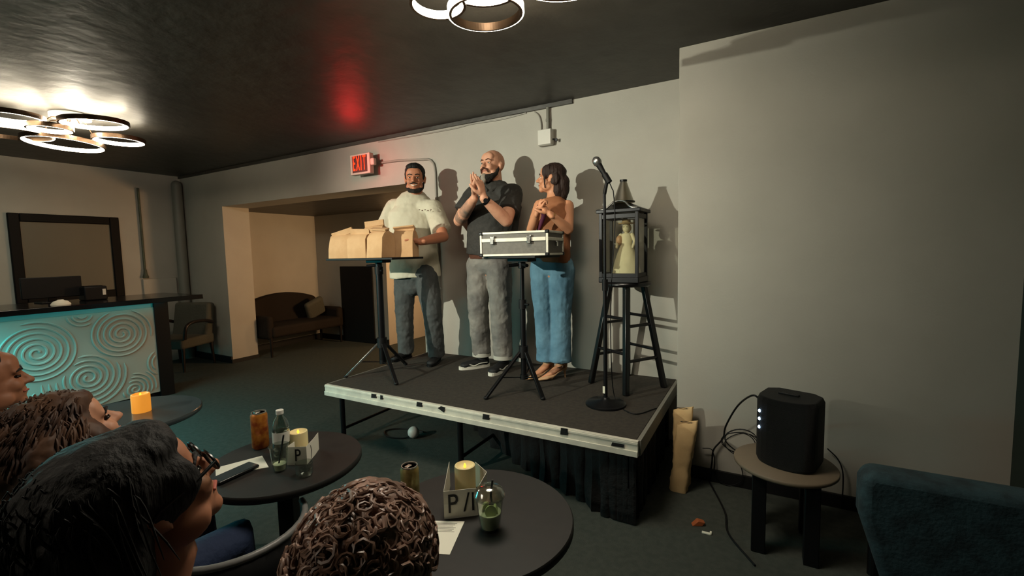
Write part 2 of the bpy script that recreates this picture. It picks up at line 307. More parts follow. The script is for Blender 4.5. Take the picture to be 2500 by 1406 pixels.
# ------------------------------------------------------------------ things under / near the stage
t = thing('cable_reel', aZ(1010, 1070, 0), 'small pale round lamp head lying on the floor under the stage', 'lamp')
c = wloc(t); w = MB().ell(c+Vector((0, 0, .05)), (.045, .045, .045)); w.build('lamp_head', 'plastw', t, smooth=True)
MB().tube(sm([c+Vector((0, 0, .03)), c+Vector((-.06, -.05, .01)), c+Vector((-.2, -.08, .008)), c+Vector((-.3, -.0, .008)), c+Vector((-.2, .1, .008)), c+Vector((0, .12, .008))]), .006, 6).build('cord', 'blackplastic', t, smooth=True)
t.name = 'clip_lamp'
p = aZ(1703, 1281, 0); tag(MB().prism([(-.03, 0), (.02, 0), (.035, .02), (0, .03)], .03, p, Matrix.Rotation(.4, 3, 'Z')).build('paper_scrap', 'orangem', bevel=.003), 'orange paper scrap lying on the dark floor', 'scrap')
p = aZ(1725, 1303, 0); w = MB().bb(p+Vector((-.022, -.008, 0)), p+Vector((.02, .006, .008))); w.bb(p+Vector((.014, -.004, 0)), p+Vector((.024, .016, .012)))
tag(w.build('tape_scrap', 'tape', bevel=.002), 'small white scrap on the floor beside the loose cable', 'scrap')
# ------------------------------------------------------------------ exit sign, conduit, box, ceiling wire
SX0, SX1, SZ0, SZ1 = -3.735, -3.455, 2.27, 2.475
YE = YB-.13
t = thing('exit_sign', ((SX0+SX1)/2, YB, SZ0), 'red illuminated exit sign on the grey back wall', 'exit sign')
MB().bb((SX0, YE, SZ0), (SX1, YE+.055, SZ1)).build('housing', 'signw', t, bevel=.006)
MB().bb((SX0+.035, YE-.004, SZ0+.02), (SX1-.035, YE+.001, SZ1-.018)).build('face_panel', 'signback', t)  # red glow between the letters is painted into the face colour
for i, ch in enumerate('EXIT'):
    text('letter', ch, .2, 'signr', t, ((SX0+.062, SX0+.118, SX0+.164, SX0+.208)[i], YE-.005, (SZ0+SZ1)/2+.001), Matrix.Rotation(R(90), 3, 'X'), .001, .36 if ch != 'I' else .42, 1.06)
w = MB().cyl(((SX0+SX1)/2, YE+.05, (SZ0+SZ1)/2), .055, .082, 20, axis=(0, 1, 0)); w.build('canopy', 'signw', t, smooth=True)
w = MB(); w.box((SX1+.02, YE+.03, (SZ0+SZ1)/2+.01), (.05, .045, .07)); w.build('end_cap', 'signw', t, bevel=.012, seg=3)
# conduit
YCn = YB-.012
pts = [(SX1-.1, YCn, 2.385), (-3.2, YCn, 2.38), (-2.83, YCn, 2.35)]
pts += [(-2.83+.1*sin(a), YCn, 2.25+.1*cos(a)) for a in (R(15), R(35), R(60), R(80))] + [(-2.725, YCn, 2.2), (-2.722, YCn, ZS+.01)]
t = thing('conduit', (-2.72, YB, ZS), 'painted conduit bending down the back wall from the exit sign', 'conduit')
MB().tube(pts, .011, 10).build('pipe', 'conduit', t, smooth=True)
for z in (1.9, 1.1): MB().bb((-2.745, YB-.016, z), (-2.70, YB-.0005, z+.02)).build('strap', 'conduit', t)
t = thing('junction_box', (-1.555, YB, 2.29), 'white square junction box with a key high on the back wall', 'electrical box')
MB().bb((-1.625, YB-.055, 2.305), (-1.5, YB-.0005, 2.435)).build('box', 'plastw', t, bevel=.012, seg=3)
MB().bb((-1.62, YB-.062, 2.31), (-1.505, YB-.054, 2.43)).build('cover', 'plastw', t, bevel=.003)
MB().tube([(-1.5, YB-.03, 2.35), (-1.475, YB-.03, 2.345)], .006, 8).build('lock', 'darkmetal', t); MB().box((-1.468, YB-.032, 2.34), (.018, .008, .024)).build('key', 'darkmetal', t, bevel=.002)
w = MB().tube([(-1.545, YB-.02, 2.43), (-1.545, YB-.02, ZCB)], .014, 10); w.tube([(-1.545, YB-.02, 2.5), (-1.545, YB-.02, 2.52)], .018, 10)
w.build('riser_pipe', 'pole', t, smooth=True)
MB().tube(sm([(-1.61, YB-.012, 2.43), (-1.612, YB-.012, 2.5), (-1.63, YB-.012, 2.56), (-1.67, YB-.012, ZCB-.01)]), .005, 6).build('wire', 'conduit', t, smooth=True)
w = MB().tube(sm([(-3.45, YB-.006, ZCB-.012), (-3.0, YB-.006, ZCB-.02), (-2.5, YB-.006, ZCB-.022), (-2.3, YB-.006, ZCB-.012), (-2.0, YB-.006, ZCB-.02), (-1.75, YB-.006, ZCB-.006)]), .0055, 6)
tag(w.build('ceiling_wire', 'conduit', smooth=True), 'thin white wire running along the top of the back wall', 'wire')
# ------------------------------------------------------------------ ceiling ring lights
def ring_light(base, rings, label):
    t = thing('ring_ceiling_light', base, label, 'ceiling light', 'ring lamps under the dark ceiling')
    t.name = 'ring_ceiling_light'; bx, by = base[0], base[1]
    MB().cyl((bx, by, ZC-.035), .13, .035, 40).build('canopy', 'plastw', t, bevel=.004)
    for (x, y, z, r, tx, inner) in rings:
        rot = Matrix.Rotation(tx, 3, 'X'); c = Vector((x, y, z)); w = MB(); n = 72; h = .017; th = .012
        for (ra, rb) in ((r-.0005, r),):
            vs = []; fs = []
            prof = [(r-th, -h), (r, -h), (r, h), (r-th, h)]
            for k in range(n):
                a = 2*pi*k/n
                for q in prof: vs.append(c+rot @ Vector((q[0]*cos(a), q[0]*sin(a), q[1])))
            for k in range(n):
                for j in range(4): fs.append((k*4+j, ((k+1) % n)*4+j, ((k+1) % n)*4+(j+1) % 4, k*4+(j+1) % 4))
            w.add(vs, fs)
        ro = w.build('ring_frame', 'bronze', t, smooth=False)
        # luminous strip on the outer side
        w = MB(); vs = []; fs = []
        for k in range(n):
            a = 2*pi*k/n
            for q in (((r+.0006, -h*.9), (r+.006, -h*.9), (r+.006, h*.9), (r+.0006, h*.9)) if not inner else ((r-th-.006, -h*1.0), (r-th-.0006, -h*1.0), (r-th-.0006, h*.9), (r-th-.006, h*.9))): vs.append(c+rot @ Vector((q[0]*cos(a), q[0]*sin(a), q[1])))
        for k in range(n):
            for j in range(4): fs.append((k*4+j, ((k+1) % n)*4+j, ((k+1) % n)*4+(j+1) % 4, k*4+(j+1) % 4))
        w.add(vs, fs); w.build('led_strip', 'ring', ro)
        # stem to the canopy
        d = Vector((x-bx, y-by, 0)); L = d.length; d = d/L if L > 1e-3 else Vector((1, 0, 0)); e = Vector((x, y, 0))-d*(r-.006) if L > r else Vector((x, y, 0))+d*(r-.006)*(-1)
        MB().tube([(bx, by, ZC-.03), (bx+(e.x-bx)*.7, by+(e.y-by)*.7, ZC-.05), (e.x, e.y, z+h*.5)], .005, 8).build('stem', 'bronze', t, smooth=True)
    return t
ring_light((-4.95, 1.55, ZC), [(-4.61, 1.585, 2.53, .215, .06, 1), (-5.29, 1.6, 2.47, .27, -.05, 1), (-4.95, 1.86, 2.5, .185, 0, 1), (-4.89, 1.2, 2.53, .185, 0, 1), (-4.88, 1.4, 2.49, .14, 0, 1), (-5.33, 1.3, 2.5, .24, 0, 0)], 'far ring ceiling light of overlapping glowing hoops above the bar')
ring_light((-1.0, 1.52, ZC), [(-1.213, 1.59, 2.5, .118, 0, 1), (-1.08, 1.757, 2.5, .162, .05, 0), (-.993, 1.587, 2.53, .18, -.03, 1), (-.683, 1.692, 2.53, .214, 0, 0), (-1.1, 1.25, 2.5, .18, 0, 1), (-.75, 1.3, 2.5, .16, 0, 1)], 'near ring ceiling light cropped by the top edge, above the round tables')
# ------------------------------------------------------------------ mirror on the left wall
t = thing('framed_board', (XL, 2.19, 1.0), 'large dull grey board in a wide dark frame on the left wall', 'picture frame')
y0, y1, z0, z1 = 1.69, 2.69, .98, 2.01; fwid = .095
w = MB(); w.bb((XL, y0, z0), (XL+.04, y0+fwid, z1)).bb((XL, y1-fwid, z0), (XL+.04, y1, z1)).bb((XL, y0+fwid, z1-fwid), (XL+.04, y1-fwid, z1)).bb((XL, y0+fwid, z0), (XL+.04, y1-fwid, z0+fwid))
w.build('frame', 'frame', t, bevel=.008); MB().bb((XL+.002, y0+fwid-.01, z0+fwid-.01), (XL+.016, y1-fwid+.01, z1-fwid+.01)).build('board', 'mirror', t)
w = MB().tube([(XL+.03, 2.93, 2.42), (XL+.03, 2.93, 1.32)], [.014]*2, 12); w.lathe([(.016, .12), (.022, .06), (.035, .02), (.032, 0)], (XL+.04, 2.93, 1.2), 16)
tag(w.build('wall_pipe', 'greenpipe', smooth=True), 'thin dark vertical pipe with a flared end on the left wall', 'pipe')
# ------------------------------------------------------------------ bar
XBF = -5.53; BY1 = 2.24
tip = aZ(495, 717, 1.06)
t = thing('bar_counter', (XBF-.3, .7, 0), 'bar with black top and teal lit front panel of raised spirals', 'bar')
ZP = .955
w = MB().bb((XBF-.03, -1.6, .06), (XBF, BY1, ZP))
def spiral(cy, cz, rad, turns, sgn, excl, ph=0):
    n = int(turns*40); pts = []; runs = []
    for i in range(n+1):
        tt = i/n; a = ph+sgn*tt*turns*2*pi; r = rad*(.06+.94*tt); y = cy+r*cos(a); z = cz+r*sin(a)
        ok = (-1.6 < y < BY1-.01) and (.07 < z < ZP-.012) and all((y-ey)**2+(z-ez)**2 > er*er for ey, ez, er in excl)
        if ok: pts.append((XBF+.001, y, z))
        else:
            if len(pts) > 3: runs.append(pts)
            pts = []
    if len(pts) > 3: runs.append(pts)
    for q in runs: w.tube(q, [.004]+[.0105]*(len(q)-2)+[.004], 6)
def PX(px, py): p = aX(px, py, XBF); return p.y, p.z
a1 = PX(90, 862); a2 = PX(297, 815); a3 = PX(215, 922); a4 = PX(330, 950); a5 = PX(197, 768); a6 = PX(392, 745); a7 = PX(400, 880)
R1, R2, R3 = .27, .25, .32
spiral(*a1, R1, 5.3, 1, []); spiral(*a2, R2, 5.2, -1, [(*a1, R1+.015)], 1)
spiral(*a3, R3, 6.3, 1, [(*a1, R1+.012), (*a2, R2+.012)], 2)
spiral(*a4, .19, 5, 1, [(*a3, R3+.012), (*a2, R2+.012)], 1); spiral(*a5, .13, 3.4, 1, [(*a1, R1+.012), (*a2, R2+.012)]); spiral(*a6, .13, 3.4, -1, [(*a2, R2+.012)])
spiral(*a7, .16, 4, 1, [(*a2, R2+.012), (*a4, .2), (*a3, R3+.01)])
for (cy, cz, rr, sg) in ((a1[0]-.45, a1[1]+.02, .2, -1), (a1[0]-.3, a1[1]-.42, .24, 1), (a1[0]+.12, a1[1]-.5, .22, -1), (a1[0]-.9, a1[1]-.1, .26, 1), (a1[0]-.6, .3, .18, -1), (a1[0]-1.35, .6, .24, 1), (a1[0]-1.2, .25, .2, 1)):
    spiral(cy, cz, rr, rr*21, sg, [(*a1, R1+.012), (*a3, R3+.012)])
w.build('front_panel', 'panel', t, smooth=True)
MB().bb((XBF-.06, BY1, 0), (XBF+.012, BY1+.13, ZP+.06)).build('end_post', 'black', t, bevel=.004)
MB().bb((XBF-.5, -1.6, 0), (XBF-.032, BY1+.12, ZP+.05)).build('body', 'black', t)
w = MB(); zt = 1.02; fx = tip.x+.0
vs = [(XBF-.72, -1.6), (fx, -1.6), (fx, tip.y), (XBF-.72, tip.y-.02)]
w.add([(x, y, zt) for x, y in vs]+[(x, y, zt+.034) for x, y in vs], [(3, 2, 1, 0), (4, 5, 6, 7), (0, 1, 5, 4), (1, 2, 6, 5), (2, 3, 7, 6), (3, 0, 4, 7)])
w.build('countertop', 'counter', t, bevel=.004)
MB().bb((XBF-.04, -1.6, ZP+.001), (XBF-.008, BY1, zt-.0005)).build('fascia', 'fascia', t)
MB().bb((fx-.012, -1.6, zt-.014), (fx, tip.y, zt+.004)).build('edge_lip', 'counter', t)
MB().bb((fx-.05, -1.6, zt-.006), (fx-.035, BY1+.1, zt-.0005)).build('led_strip', 'teal', t)['label'] = 'glowing teal strip under the countertop'
zc = 1.054
t = thing('monitor', aX(120, 735, XBF-.45), 'black computer monitor seen from behind on the bar top', 'monitor')
q0, q1 = aX(53, 735, XBF-.45), aX(197, 673, XBF-.45)
t.location.z = zc
MB().bb((XBF-.47, q0.y, zc+.05), (XBF-.44, q1.y, q1.z)).build('screen', 'blackplastic', t, bevel=.006)
w = MB().bb((XBF-.5, (q0.y+q1.y)/2-.03, zc+.012), (XBF-.478, (q0.y+q1.y)/2+.03, zc+.16)); w.bb((XBF-.6, (q0.y+q1.y)/2-.1, zc), (XBF-.4, (q0.y+q1.y)/2+.1, zc+.012)); w.build('stand', 'blackplastic', t, bevel=.004)
t = thing('receipt_printer', (XBF-.4, aX(228, 725, XBF-.4).y, zc), 'small black receipt printer beside the monitor', 'printer')
c = wloc(t); MB().bb(c+Vector((-.08, -.09, 0)), c+Vector((.08, .09, .14))).build('body', 'blackplastic', t, bevel=.012, seg=3)
MB().bb(c+Vector((.079, .05, .05)), c+Vector((.084, .075, .11))).build('button_panel', 'plastw', t); MB().bb(c+Vector((-.04, -.07, .139)), c+Vector((.03, .07, .146))).build('paper_slot', 'darkmetal', t)
p = aX(147, 728, XBF-.1); t = thing('bowl', (p.x, p.y, zc), 'small pale upturned bowl on the bar top', 'bowl')
w = MB().lathe([(.07, 0), (.066, .012), (.05, .03), (.025, .04), (.02, .046), (.0, .046)], wloc(t), 28); w.build('bowl_shell', 'paper', t, smooth=True)
# ------------------------------------------------------------------ armchair by the left corner
def soft(mb, name, m, parent, bv=.03): return mb.build(name, m, parent, bevel=bv, seg=4, smooth=True)
cA = Vector((-6.78, 3.02, 0)); t = thing('armchair', cA, 'olive grey upholstered armchair in the left corner behind the bar', 'armchair')
ra = Matrix.Rotation(R(22), 3, 'Z')
def T(v): return cA+ra @ Vector(v)
w = MB().box(T((0, 0, .36)), (.56, .54, .13), ra); soft(w, 'seat', 'chair', t)
w = MB().box(T((0, .24, .61)), (.54, .12, .48), ra @ Matrix.Rotation(R(-10), 3, 'X')); soft(w, 'backrest', 'chair', t, .04)
for s in (-1, 1):
    w = MB().tube(sm([T((s*.29, -.24, .42)), T((s*.31, -.22, .58)), T((s*.31, -.1, .63)), T((s*.3, .1, .62)), T((s*.29, .24, .58))]), .022, 8); w.build('arm', 'brownwood', t, smooth=True)
    for y in (-.23, .23): MB().tube([T((s*.25, y, .3)), T((s*.26, y*1.08, 0))], [.024, .015], 8).build('leg', 'brownwood', t, smooth=True)
# ------------------------------------------------------------------ settee in the alcove
cS = Vector((-6.42, 4.5, 0)); t = thing('settee', cS, 'dark camel-back settee against the warm lit alcove wall', 'sofa')
w = MB().bb((-6.72, 3.9, .28), (-6.12, 5.12, .44)); soft(w, 'seat', 'sofa', t, .04)
n = 16; poly = [(0, .3)]; poly = []
for i in range(n+1):
    u = i/n; poly.append((-.62+1.24*u, .74+.14*sin(pi*u)**.8 if 0 < u < 1 else .7))
poly = [(-.62, .3)]+poly+[(.62, .3)]
w = MB().prism(poly, .13, (-6.765, 4.51, 0), Matrix.Rotation(R(90), 3, 'Z')); soft(w, 'backrest', 'sofa', t, .03)
for y in (3.9, 5.13):
    w = MB().bb((-6.72, y-.055, .26), (-6.15, y+.055, .6)); soft(w, 'arm', 'sofa', t, .05)
    for x in (-6.68, -6.18): MB().tube([(x, y, .28), (x, y, 0)], [.025, .016], 8).build('leg', 'brownwood', t, smooth=True)
rc = Matrix.Rotation(R(20), 3, 'Y') @ Matrix.Rotation(R(25), 3, 'X')
w = MB().box((-6.45, 4.86, .6), (.1, .32, .32), rc); o = w.build('throw_pillow', 'chair', None, bevel=.045, seg=4, smooth=True); tag(o, 'mottled throw pillow leaning in the settee corner', 'pillow')
# ------------------------------------------------------------------ tripod tables
def tripod(name, cx, cy, ztop, board, brot, feet, hubz, label, m='darkmetal', lp=.027, top=.85):
    t = thing(name, (cx, cy, ZS), label, 'stand', None); rm = Matrix.Rotation(brot, 3, 'Z')
    MB().box((cx+board[2], cy+board[3], ztop-.008), (board[0], board[1], .016), rm).build('tabletop', 'brownwood' if 'wood' in name else 'black', t, bevel=.003)
    w = MB().box((cx, cy, ztop-.03), (.17, .1, .022), rm); w.cyl((cx, cy, ztop-.085), .026, .07, 16); w.build('mount', 'darkmetal', t, bevel=.003)
    for s in (-1, 1): MB().tube([(cx+s*.02, cy-.02, ztop-.06), (cx+s*.07, cy-.06, ztop-.065)], .012, 8).build('knob', 'blackplastic', t, smooth=True)
    MB().tube([(cx, cy, hubz), (cx, cy, ztop-.04)], .0145, 14).build('upper_pole', m, t, smooth=True)
    jz = hubz+(ztop-hubz)*top
    MB().tube([(cx, cy, ZS+.1), (cx, cy, jz)], lp, 16).build('lower_pole', 'darkmetal', t, smooth=True)
    w = MB().cyl((cx, cy, jz-.03), lp+.006, .06, 16); w.tube([(cx, cy, jz), (cx+.055, cy-.02, jz)], .008, 8); w.build('collar', 'blackplastic', t, smooth=True)
    w = MB().cyl((cx, cy, hubz-.04), lp+.012, .08, 18); w.build('hub', 'blackplastic', t, smooth=True)
    MB().cyl((cx, cy, ZS+.1), .028, .03, 16).build('brace_hub', 'blackplastic', t, smooth=True)
    for i, f in enumerate(feet):
        f = Vector((f[0], f[1], ZS)); d = (f-Vector((cx, cy, ZS))).normalized()
        l = MB().bar((cx+d.x*.025, cy+d.y*.025, hubz), f+Vector((0, 0, .012)), .028, .015).build('leg', 'steel' if (i == 0 and m == 'steel') else 'darkmetal', t, bevel=.002)  # first leg swapped to steel: its silver-lit look put into the material
        mid = Vector((cx, cy, hubz)).lerp(f, .55)
        MB().bar((cx+d.x*.025, cy+d.y*.025, ZS+.115), mid, .016, .006).build('brace', 'darkmetal', t)
        w = MB().ell(f+Vector((0, 0, .012)), (.017, .017, .012)); w.build('rubber_foot', 'blackplastic', l, smooth=True)
    return t
c1 = (-2.655, 2.60); zt1 = aY(917, 629, 2.6).z
L1, R1_ = aY(815, 629, 2.6), aY(1020, 629, 2.6)
t1 = tripod('tripod_table', c1[0], c1[1], zt1, (.66, .38, (L1.x+R1_.x)/2-c1[0]+.02, .0), R(4), [(-2.884, 2.421), (-2.366, 2.441), (-2.72, 2.93)], aY(925, 835, 2.6).z, 'black tripod stand with flat board holding brown paper bags', 'steel')
fx2 = aZ(1277, 930, ZS); c2 = (fx2.x, fx2.y)
c2 = (-1.44, 2.68)
zt2 = aY(1275, 624, c2[1]).z
t2 = tripod('tripod_table', aY(1275, 700, c2[1]).x, c2[1], zt2, (.42, .3, .0, 0), R(-8), [(-1.58, 2.45), (-1.235, 2.60), (-1.50, 3.0)], aY(1275, 858, c2[1]).z, 'black tripod stand holding up the aluminium framed case', 'darkmetal', .02, .5)
# ------------------------------------------------------------------ brown paper bags
def paper_bag(x, y, z, w_, d_, h_, rz, fold, label, lean=0, m='kraft'):
    t = thing('paper_bag', (x, y, z), label, 'paper bag', 'brown paper bags on the tripod table'); rm = Matrix.Rotation(rz, 3, 'Z')
    w = MB(); rows = [(0, 1, 1), (.35, 1.0, .98), (.7, .98, .9), (.86, .97, .55), (.93, .98, .16), (1, .98, .1)]; vs = []; fs = []
    for hh, sx, sy in rows:
        jx = random.uniform(-.004, .004); lx = lean*hh
        ring = [(-1, -1), (-.3, -1.04), (.3, -.97), (1, -1), (1.0-.06*(hh > .1), 0), (1, 1), (.3, 1.03), (-.3, .98), (-1, 1), (-1+.06*(hh > .1), 0)]
        for a, b in ring: vs.append(Vector((x, y, z))+rm @ Vector((a*w_/2*sx+lx+jx, b*d_/2*sy+random.uniform(-.002, .002), hh*h_)))
    n = 10
    for i in range(len(rows)-1):
        for k in range(n): fs.append((i*n+k, i*n+(k+1) % n, (i+1)*n+(k+1) % n, (i+1)*n+k))
    fs += [tuple(range(n-1, -1, -1)), tuple((len(rows)-1)*n+k for k in range(n))]
    w.add(vs, fs); w.build('bag_body', m, t, bevel=.0015)
    # folded over top
    w = MB(); tilt, fl = fold
    rr = rm @ Matrix.Rotation(tilt, 3, 'Y') @ Matrix.Rotation(fl, 3, 'X')
    w.box(Vector((x, y, z+h_*1.0))+rm @ Vector((lean, -.012, 0)), (w_*1.04, .012, .045), rr); w.build('folded_top', m, t, bevel=.002)
    return t
bz = zt1
gy = 2.515
def bx(px): return aY(px, 600, gy).x
def bzz(px, py): return aY(px, py, gy).z
zb = bz; hF = bzz(880, 565)-zb
paper_bag((bx(818)+bx(857))/2, gy, zb, abs(bx(855)-bx(815))-.005, .12, hF*.98, R(14), (R(-14), R(15)), 'leftmost brown paper bag on the tripod table, folded top tilted up right', .01)
paper_bag((bx(864)+bx(905))/2, gy-.005, zb, bx(905)-bx(862)-.012, .13, hF*.98, R(6), (R(2), R(10)), 'middle front brown paper bag between its two neighbours on the tripod table', 0)
paper_bag((bx(905)+bx(948))/2+.01, gy, zb, bx(948)-bx(906)-.008, .13, hF*1.04, R(-4), (R(4), R(-70)), 'rightmost brown paper bag nearest the man in cream shirt, side in shade', .01)
paper_bag((bx(868)+bx(908))/2-.03, gy+.15, zb, bx(908)-bx(866)-.01, .12, hF*1.33, R(8), (R(-4), R(0)), 'back brown paper bag standing taller than those in front', .01)
paper_bag((bx(950)+bx(975))/2-.02, gy+.145, zb, bx(985)-bx(945), .13, hF*1.08, R(20), (R(-4), R(60)), 'rear right brown paper bag with flattened top beside the man in cream', 0)
# ------------------------------------------------------------------ aluminium case
yc = 2.56
p0, p1 = aY(1172, 618, yc), aY(1328, 612, yc)
t = thing('flight_case', ((p0.x+p1.x)/2, yc+.15, zt2), 'grey panelled hard case with aluminium edges on a tripod stand', 'case')
cw = (p1.x-p0.x); ch = .158; rz = R(6); rm = Matrix.Rotation(rz, 3, 'Z'); cc = Vector(((p0.x+p1.x)/2+.01, yc+.15, zt2)); cdp = .34
def CT(x, y, z): return cc+rm @ Vector((x, y, z))
sp = ch*.66
MB().box(CT(0, 0, sp/2), (cw-.012, cdp-.012, sp-.004), rm).build('lower_shell', 'case', t, bevel=.003)
MB().box(CT(0, 0, (sp+ch)/2), (cw-.012, cdp-.012, ch-sp-.004), rm).build('lid', 'case', t, bevel=.003)
w = MB(); e = .014
for z in (e/2, ch-e/2):
    for s in (-1, 1): w.box(CT(0, s*(cdp/2-e/2), z), (cw, e, e), rm); w.box(CT(s*(cw/2-e/2), 0, z), (e, cdp, e), rm)
for sx in (-1, 1):
    for sy in (-1, 1): w.box(CT(sx*(cw/2-e/2), sy*(cdp/2-e/2), ch/2), (e, e, ch), rm)
for s in (-1, 1): w.box(CT(0, s*(cdp/2-.004), sp), (cw*.94, .012, .024), rm); w.box(CT(s*(cw/2-.004), 0, sp), (.012, cdp*.94, .02), rm)
w.build('edge_trim', 'alu', t, bevel=.002)
for sx in (-1, 1):
    for sy in (-1, 1):
        for z in (.008, ch-.008): MB().box(CT(sx*(cw/2-.008), sy*(cdp/2-.008), z), (.026, .026, .022), rm).build('corner_cap', 'darkmetal', t, bevel=.005)
for x in (-.3, .24):
    l = MB().box(CT(cw*x, -cdp/2-.006, sp), (.032, .012, .055), rm).build('latch', 'chrome', t, bevel=.004); MB().box(CT(cw*x, -cdp/2-.014, sp-.012), (.024, .006, .03), rm).build('lever', 'chrome', l, bevel=.002)
MB().box(CT(cw/2+.004, 0, sp-.03), (.01, .03, .035), rm).build('side_latch', 'chrome', t, bevel=.002)
# ------------------------------------------------------------------ mic stand + microphone
mc = Vector((-.842, 2.69, ZS)); t = thing('microphone_stand', mc, 'black straight microphone stand with round base in front of the stool', 'microphone stand')
mtop = aY(1475, 470, 2.69).z
MB().lathe([(.0, 0), (.125, 0), (.125, .012), (.11, .022), (.03, .034), (.02, .05), (0, .05)], mc, 40).build('base', 'darkmetal', t, smooth=True)
MB().tube([mc+Vector((0, 0, .04)), mc+Vector((0, 0, .75))], .0125, 12).build('lower_pole', 'darkmetal', t, smooth=True)
MB().tube([mc+Vector((0, 0, .7)), (mc.x, mc.y, mtop)], .0085, 12).build('upper_pole', 'darkmetal', t, smooth=True)
MB().cyl(mc+Vector((0, 0, .72)), .018, .07, 14).build('clutch', 'blackplastic', t, smooth=True)
mh = aY(1463, 404, 2.69); mt = aY(1488, 446, 2.69); cl = mh.lerp(mt, .75)
w = MB().tube([(mc.x, mc.y, mtop-.01), cl+Vector((0, 0, -.02))], .011, 10); w.tube([cl-(mt-mh).normalized()*.03, cl+(mt-mh).normalized()*.03], .019, 12); w.build('clip', 'blackplastic', t, smooth=True)
MB().bb(mc+Vector((-.014, -.014, .075)), mc+Vector((.0, -.0115, .12))).build('tape_mark', 'tape', t)
p = aZ(1442, 979, ZS); tag(MB().box(p+Vector((0, 0, .0015)), (.05, .022, .002), Matrix.Rotation(R(-40), 3, 'Z')).build('tape_strip', 'tape'), 'short strip of white tape on the stage left of the microphone base', 'tape')
t = thing('microphone', mt, 'silver headed vocal microphone with black body clipped on the stand', 'microphone')
ax = (mh-mt).normalized()
MB().lathe([(.008, 0), (.012, .01), (.0135, .06), (.018, .12), (.019, .13)], mt, 20, ax).build('handle', 'blackplastic', t, smooth=True)
w = MB(); w.lathe([(.019, 0), (.026, .012), (.027, .028), (.023, .044), (.012, .054), (0, .056)], mt+ax*.13, 24, ax); w.build('grille', 'steel', t, smooth=True)
w = MB().tube(sm([mt, mt-ax*.03+Vector((0, 0, -.01)), (mt.x+.022, mt.y+.01, mt.z-.07), (mc.x+.055, mc.y+.03, mt.z-.25), (mc.x+.03, mc.y+.03, 1.2), (mc.x+.03, mc.y+.02, .8), (mc.x+.05, mc.y+.04, ZS+.03), (mc.x+.2, mc.y-.1, ZS+.006), (mc.x+.3, mc.y+.05, ZS+.006)], 8), .0035, 6)
tag(w.build('microphone_cable', 'blackplastic', smooth=True), 'thin black cable hanging from the microphone beside the glass lantern', 'cable')
# ------------------------------------------------------------------ bar stool
sc_ = Vector((-.83, 3.15, ZS)); t = thing('bar_stool', sc_, 'tall black wooden stool under the glass lantern', 'stool'); sh = .745
MB().lathe([(0, sh-.03), (.155, sh-.03), (.168, sh-.022), (.17, sh-.01), (.162, sh), (0, sh)], sc_, 40).build('seat', 'wood', t, smooth=True)
ang = [R(-77), R(-77+90), R(-77+180), R(-77+270)]; tops = []; bots = []
for a in ang:
    b = sc_+Vector((cos(a)*.255, sin(a)*.245, 0)); tp = sc_+Vector((cos(a)*.115, sin(a)*.115, sh-.02)); tops.append(tp); bots.append(b)
    MB().bar(b, tp, .036, .036, (cos(a+.8), sin(a+.8), 0)).build('leg', 'wood', t, bevel=.006)
for i in range(4):
    for k, (f_) in enumerate((.30+.07*(i % 2), .62+.07*(i % 2))):
        a_ = bots[i].lerp(tops[i], f_); b_2 = bots[(i+1) % 4].lerp(tops[(i+1) % 4], f_); MB().tube([a_, b_2], .011, 10).build('rung', 'wood', t, smooth=True)
# ------------------------------------------------------------------ lantern with doll
lz = ZS+sh; lc = Vector((-.845, 3.13, lz)); rl = Matrix.Rotation(R(-3), 3, 'Z'); t = thing('lantern', lc, 'black framed glass lantern standing on the tall stool', 'lantern')
def LT(x, y, z): return lc+rl @ Vector((x, y, z))
lw, ld, lh = .125, .105, aY(1520, 515, 3.05).z-lz
w = MB().box(LT(0, 0, .02), (lw*2+.03, ld*2+.03, .04), rl); w.build('base', 'darkmetal', t, bevel=.005)
w = MB()
for sx in (-1, 1):
    for sy in (-1, 1): w.box(LT(sx*lw, sy*ld, lh/2), (.022, .022, lh), rl)
for z in (.05, lh-.035):
    for s in (-1, 1): w.box(LT(0, s*ld, z), (lw*2, .016, .03), rl); w.box(LT(s*lw, 0, z), (.016, ld*2, .03), rl)
w.build('frame', 'darkmetal', t, bevel=.002)
for s in (-1, 1):
    MB().box(LT(0, s*ld, lh/2), (lw*2-.02, .003, lh-.09), rl).build('pane', 'glass', t); MB().box(LT(s*lw, 0, lh/2), (.003, ld*2-.02, lh-.09), rl).build('pane', 'glass', t)
w = MB(); vs = []
for z, k in ((lh-.01, 1.22), (lh+.012, 1.22), (lh+.035, .75), (lh+.06, .36), (lh+.065, .0)):
    for sx, sy in ((-1, -1), (1, -1), (1, 1), (-1, 1)): vs.append(LT(sx*lw*k, sy*ld*k, z))
fs = [(3, 2, 1, 0)]+[(i*4+k, i*4+(k+1) % 4, (i+1)*4+(k+1) % 4, (i+1)*4+k) for i in range(4) for k in range(4)]
w.add(vs, fs); w.build('roof', 'darkmetal', t, bevel=.003)
w = MB()
for s in (-1, 1): w.tube(sm([LT(s*lw*1.2, -ld*1.1, lh+.012), LT(s*lw*.7, -ld*1.1, lh+.02), LT(s*.04, -ld*.9, lh+.06), LT(0, -ld*.8, lh+.07)]), .006, 8)
w.build('scroll_trim', 'steel', t, smooth=True)
cn = LT(0, 0, lh+.064); t = thing('smoky_glass_cone', cn, 'translucent smoky cone standing on the lantern roof', 'cone')
ctop = aY(1524, 443, 3.13).z-cn.z
w = MB().lathe([(.075, 0), (.066, .02), (.022, ctop), (.019, ctop), (.062, .02), (.071, 0)], cn, 36); w.build('cone_shell', 'smoky', t, smooth=True)
MB().lathe([(.025, 0), (.025, .012), (.018, .012), (.018, 0)], cn+Vector((0, 0, ctop)), 24, close=True).build('rim', 'darkmetal', t)
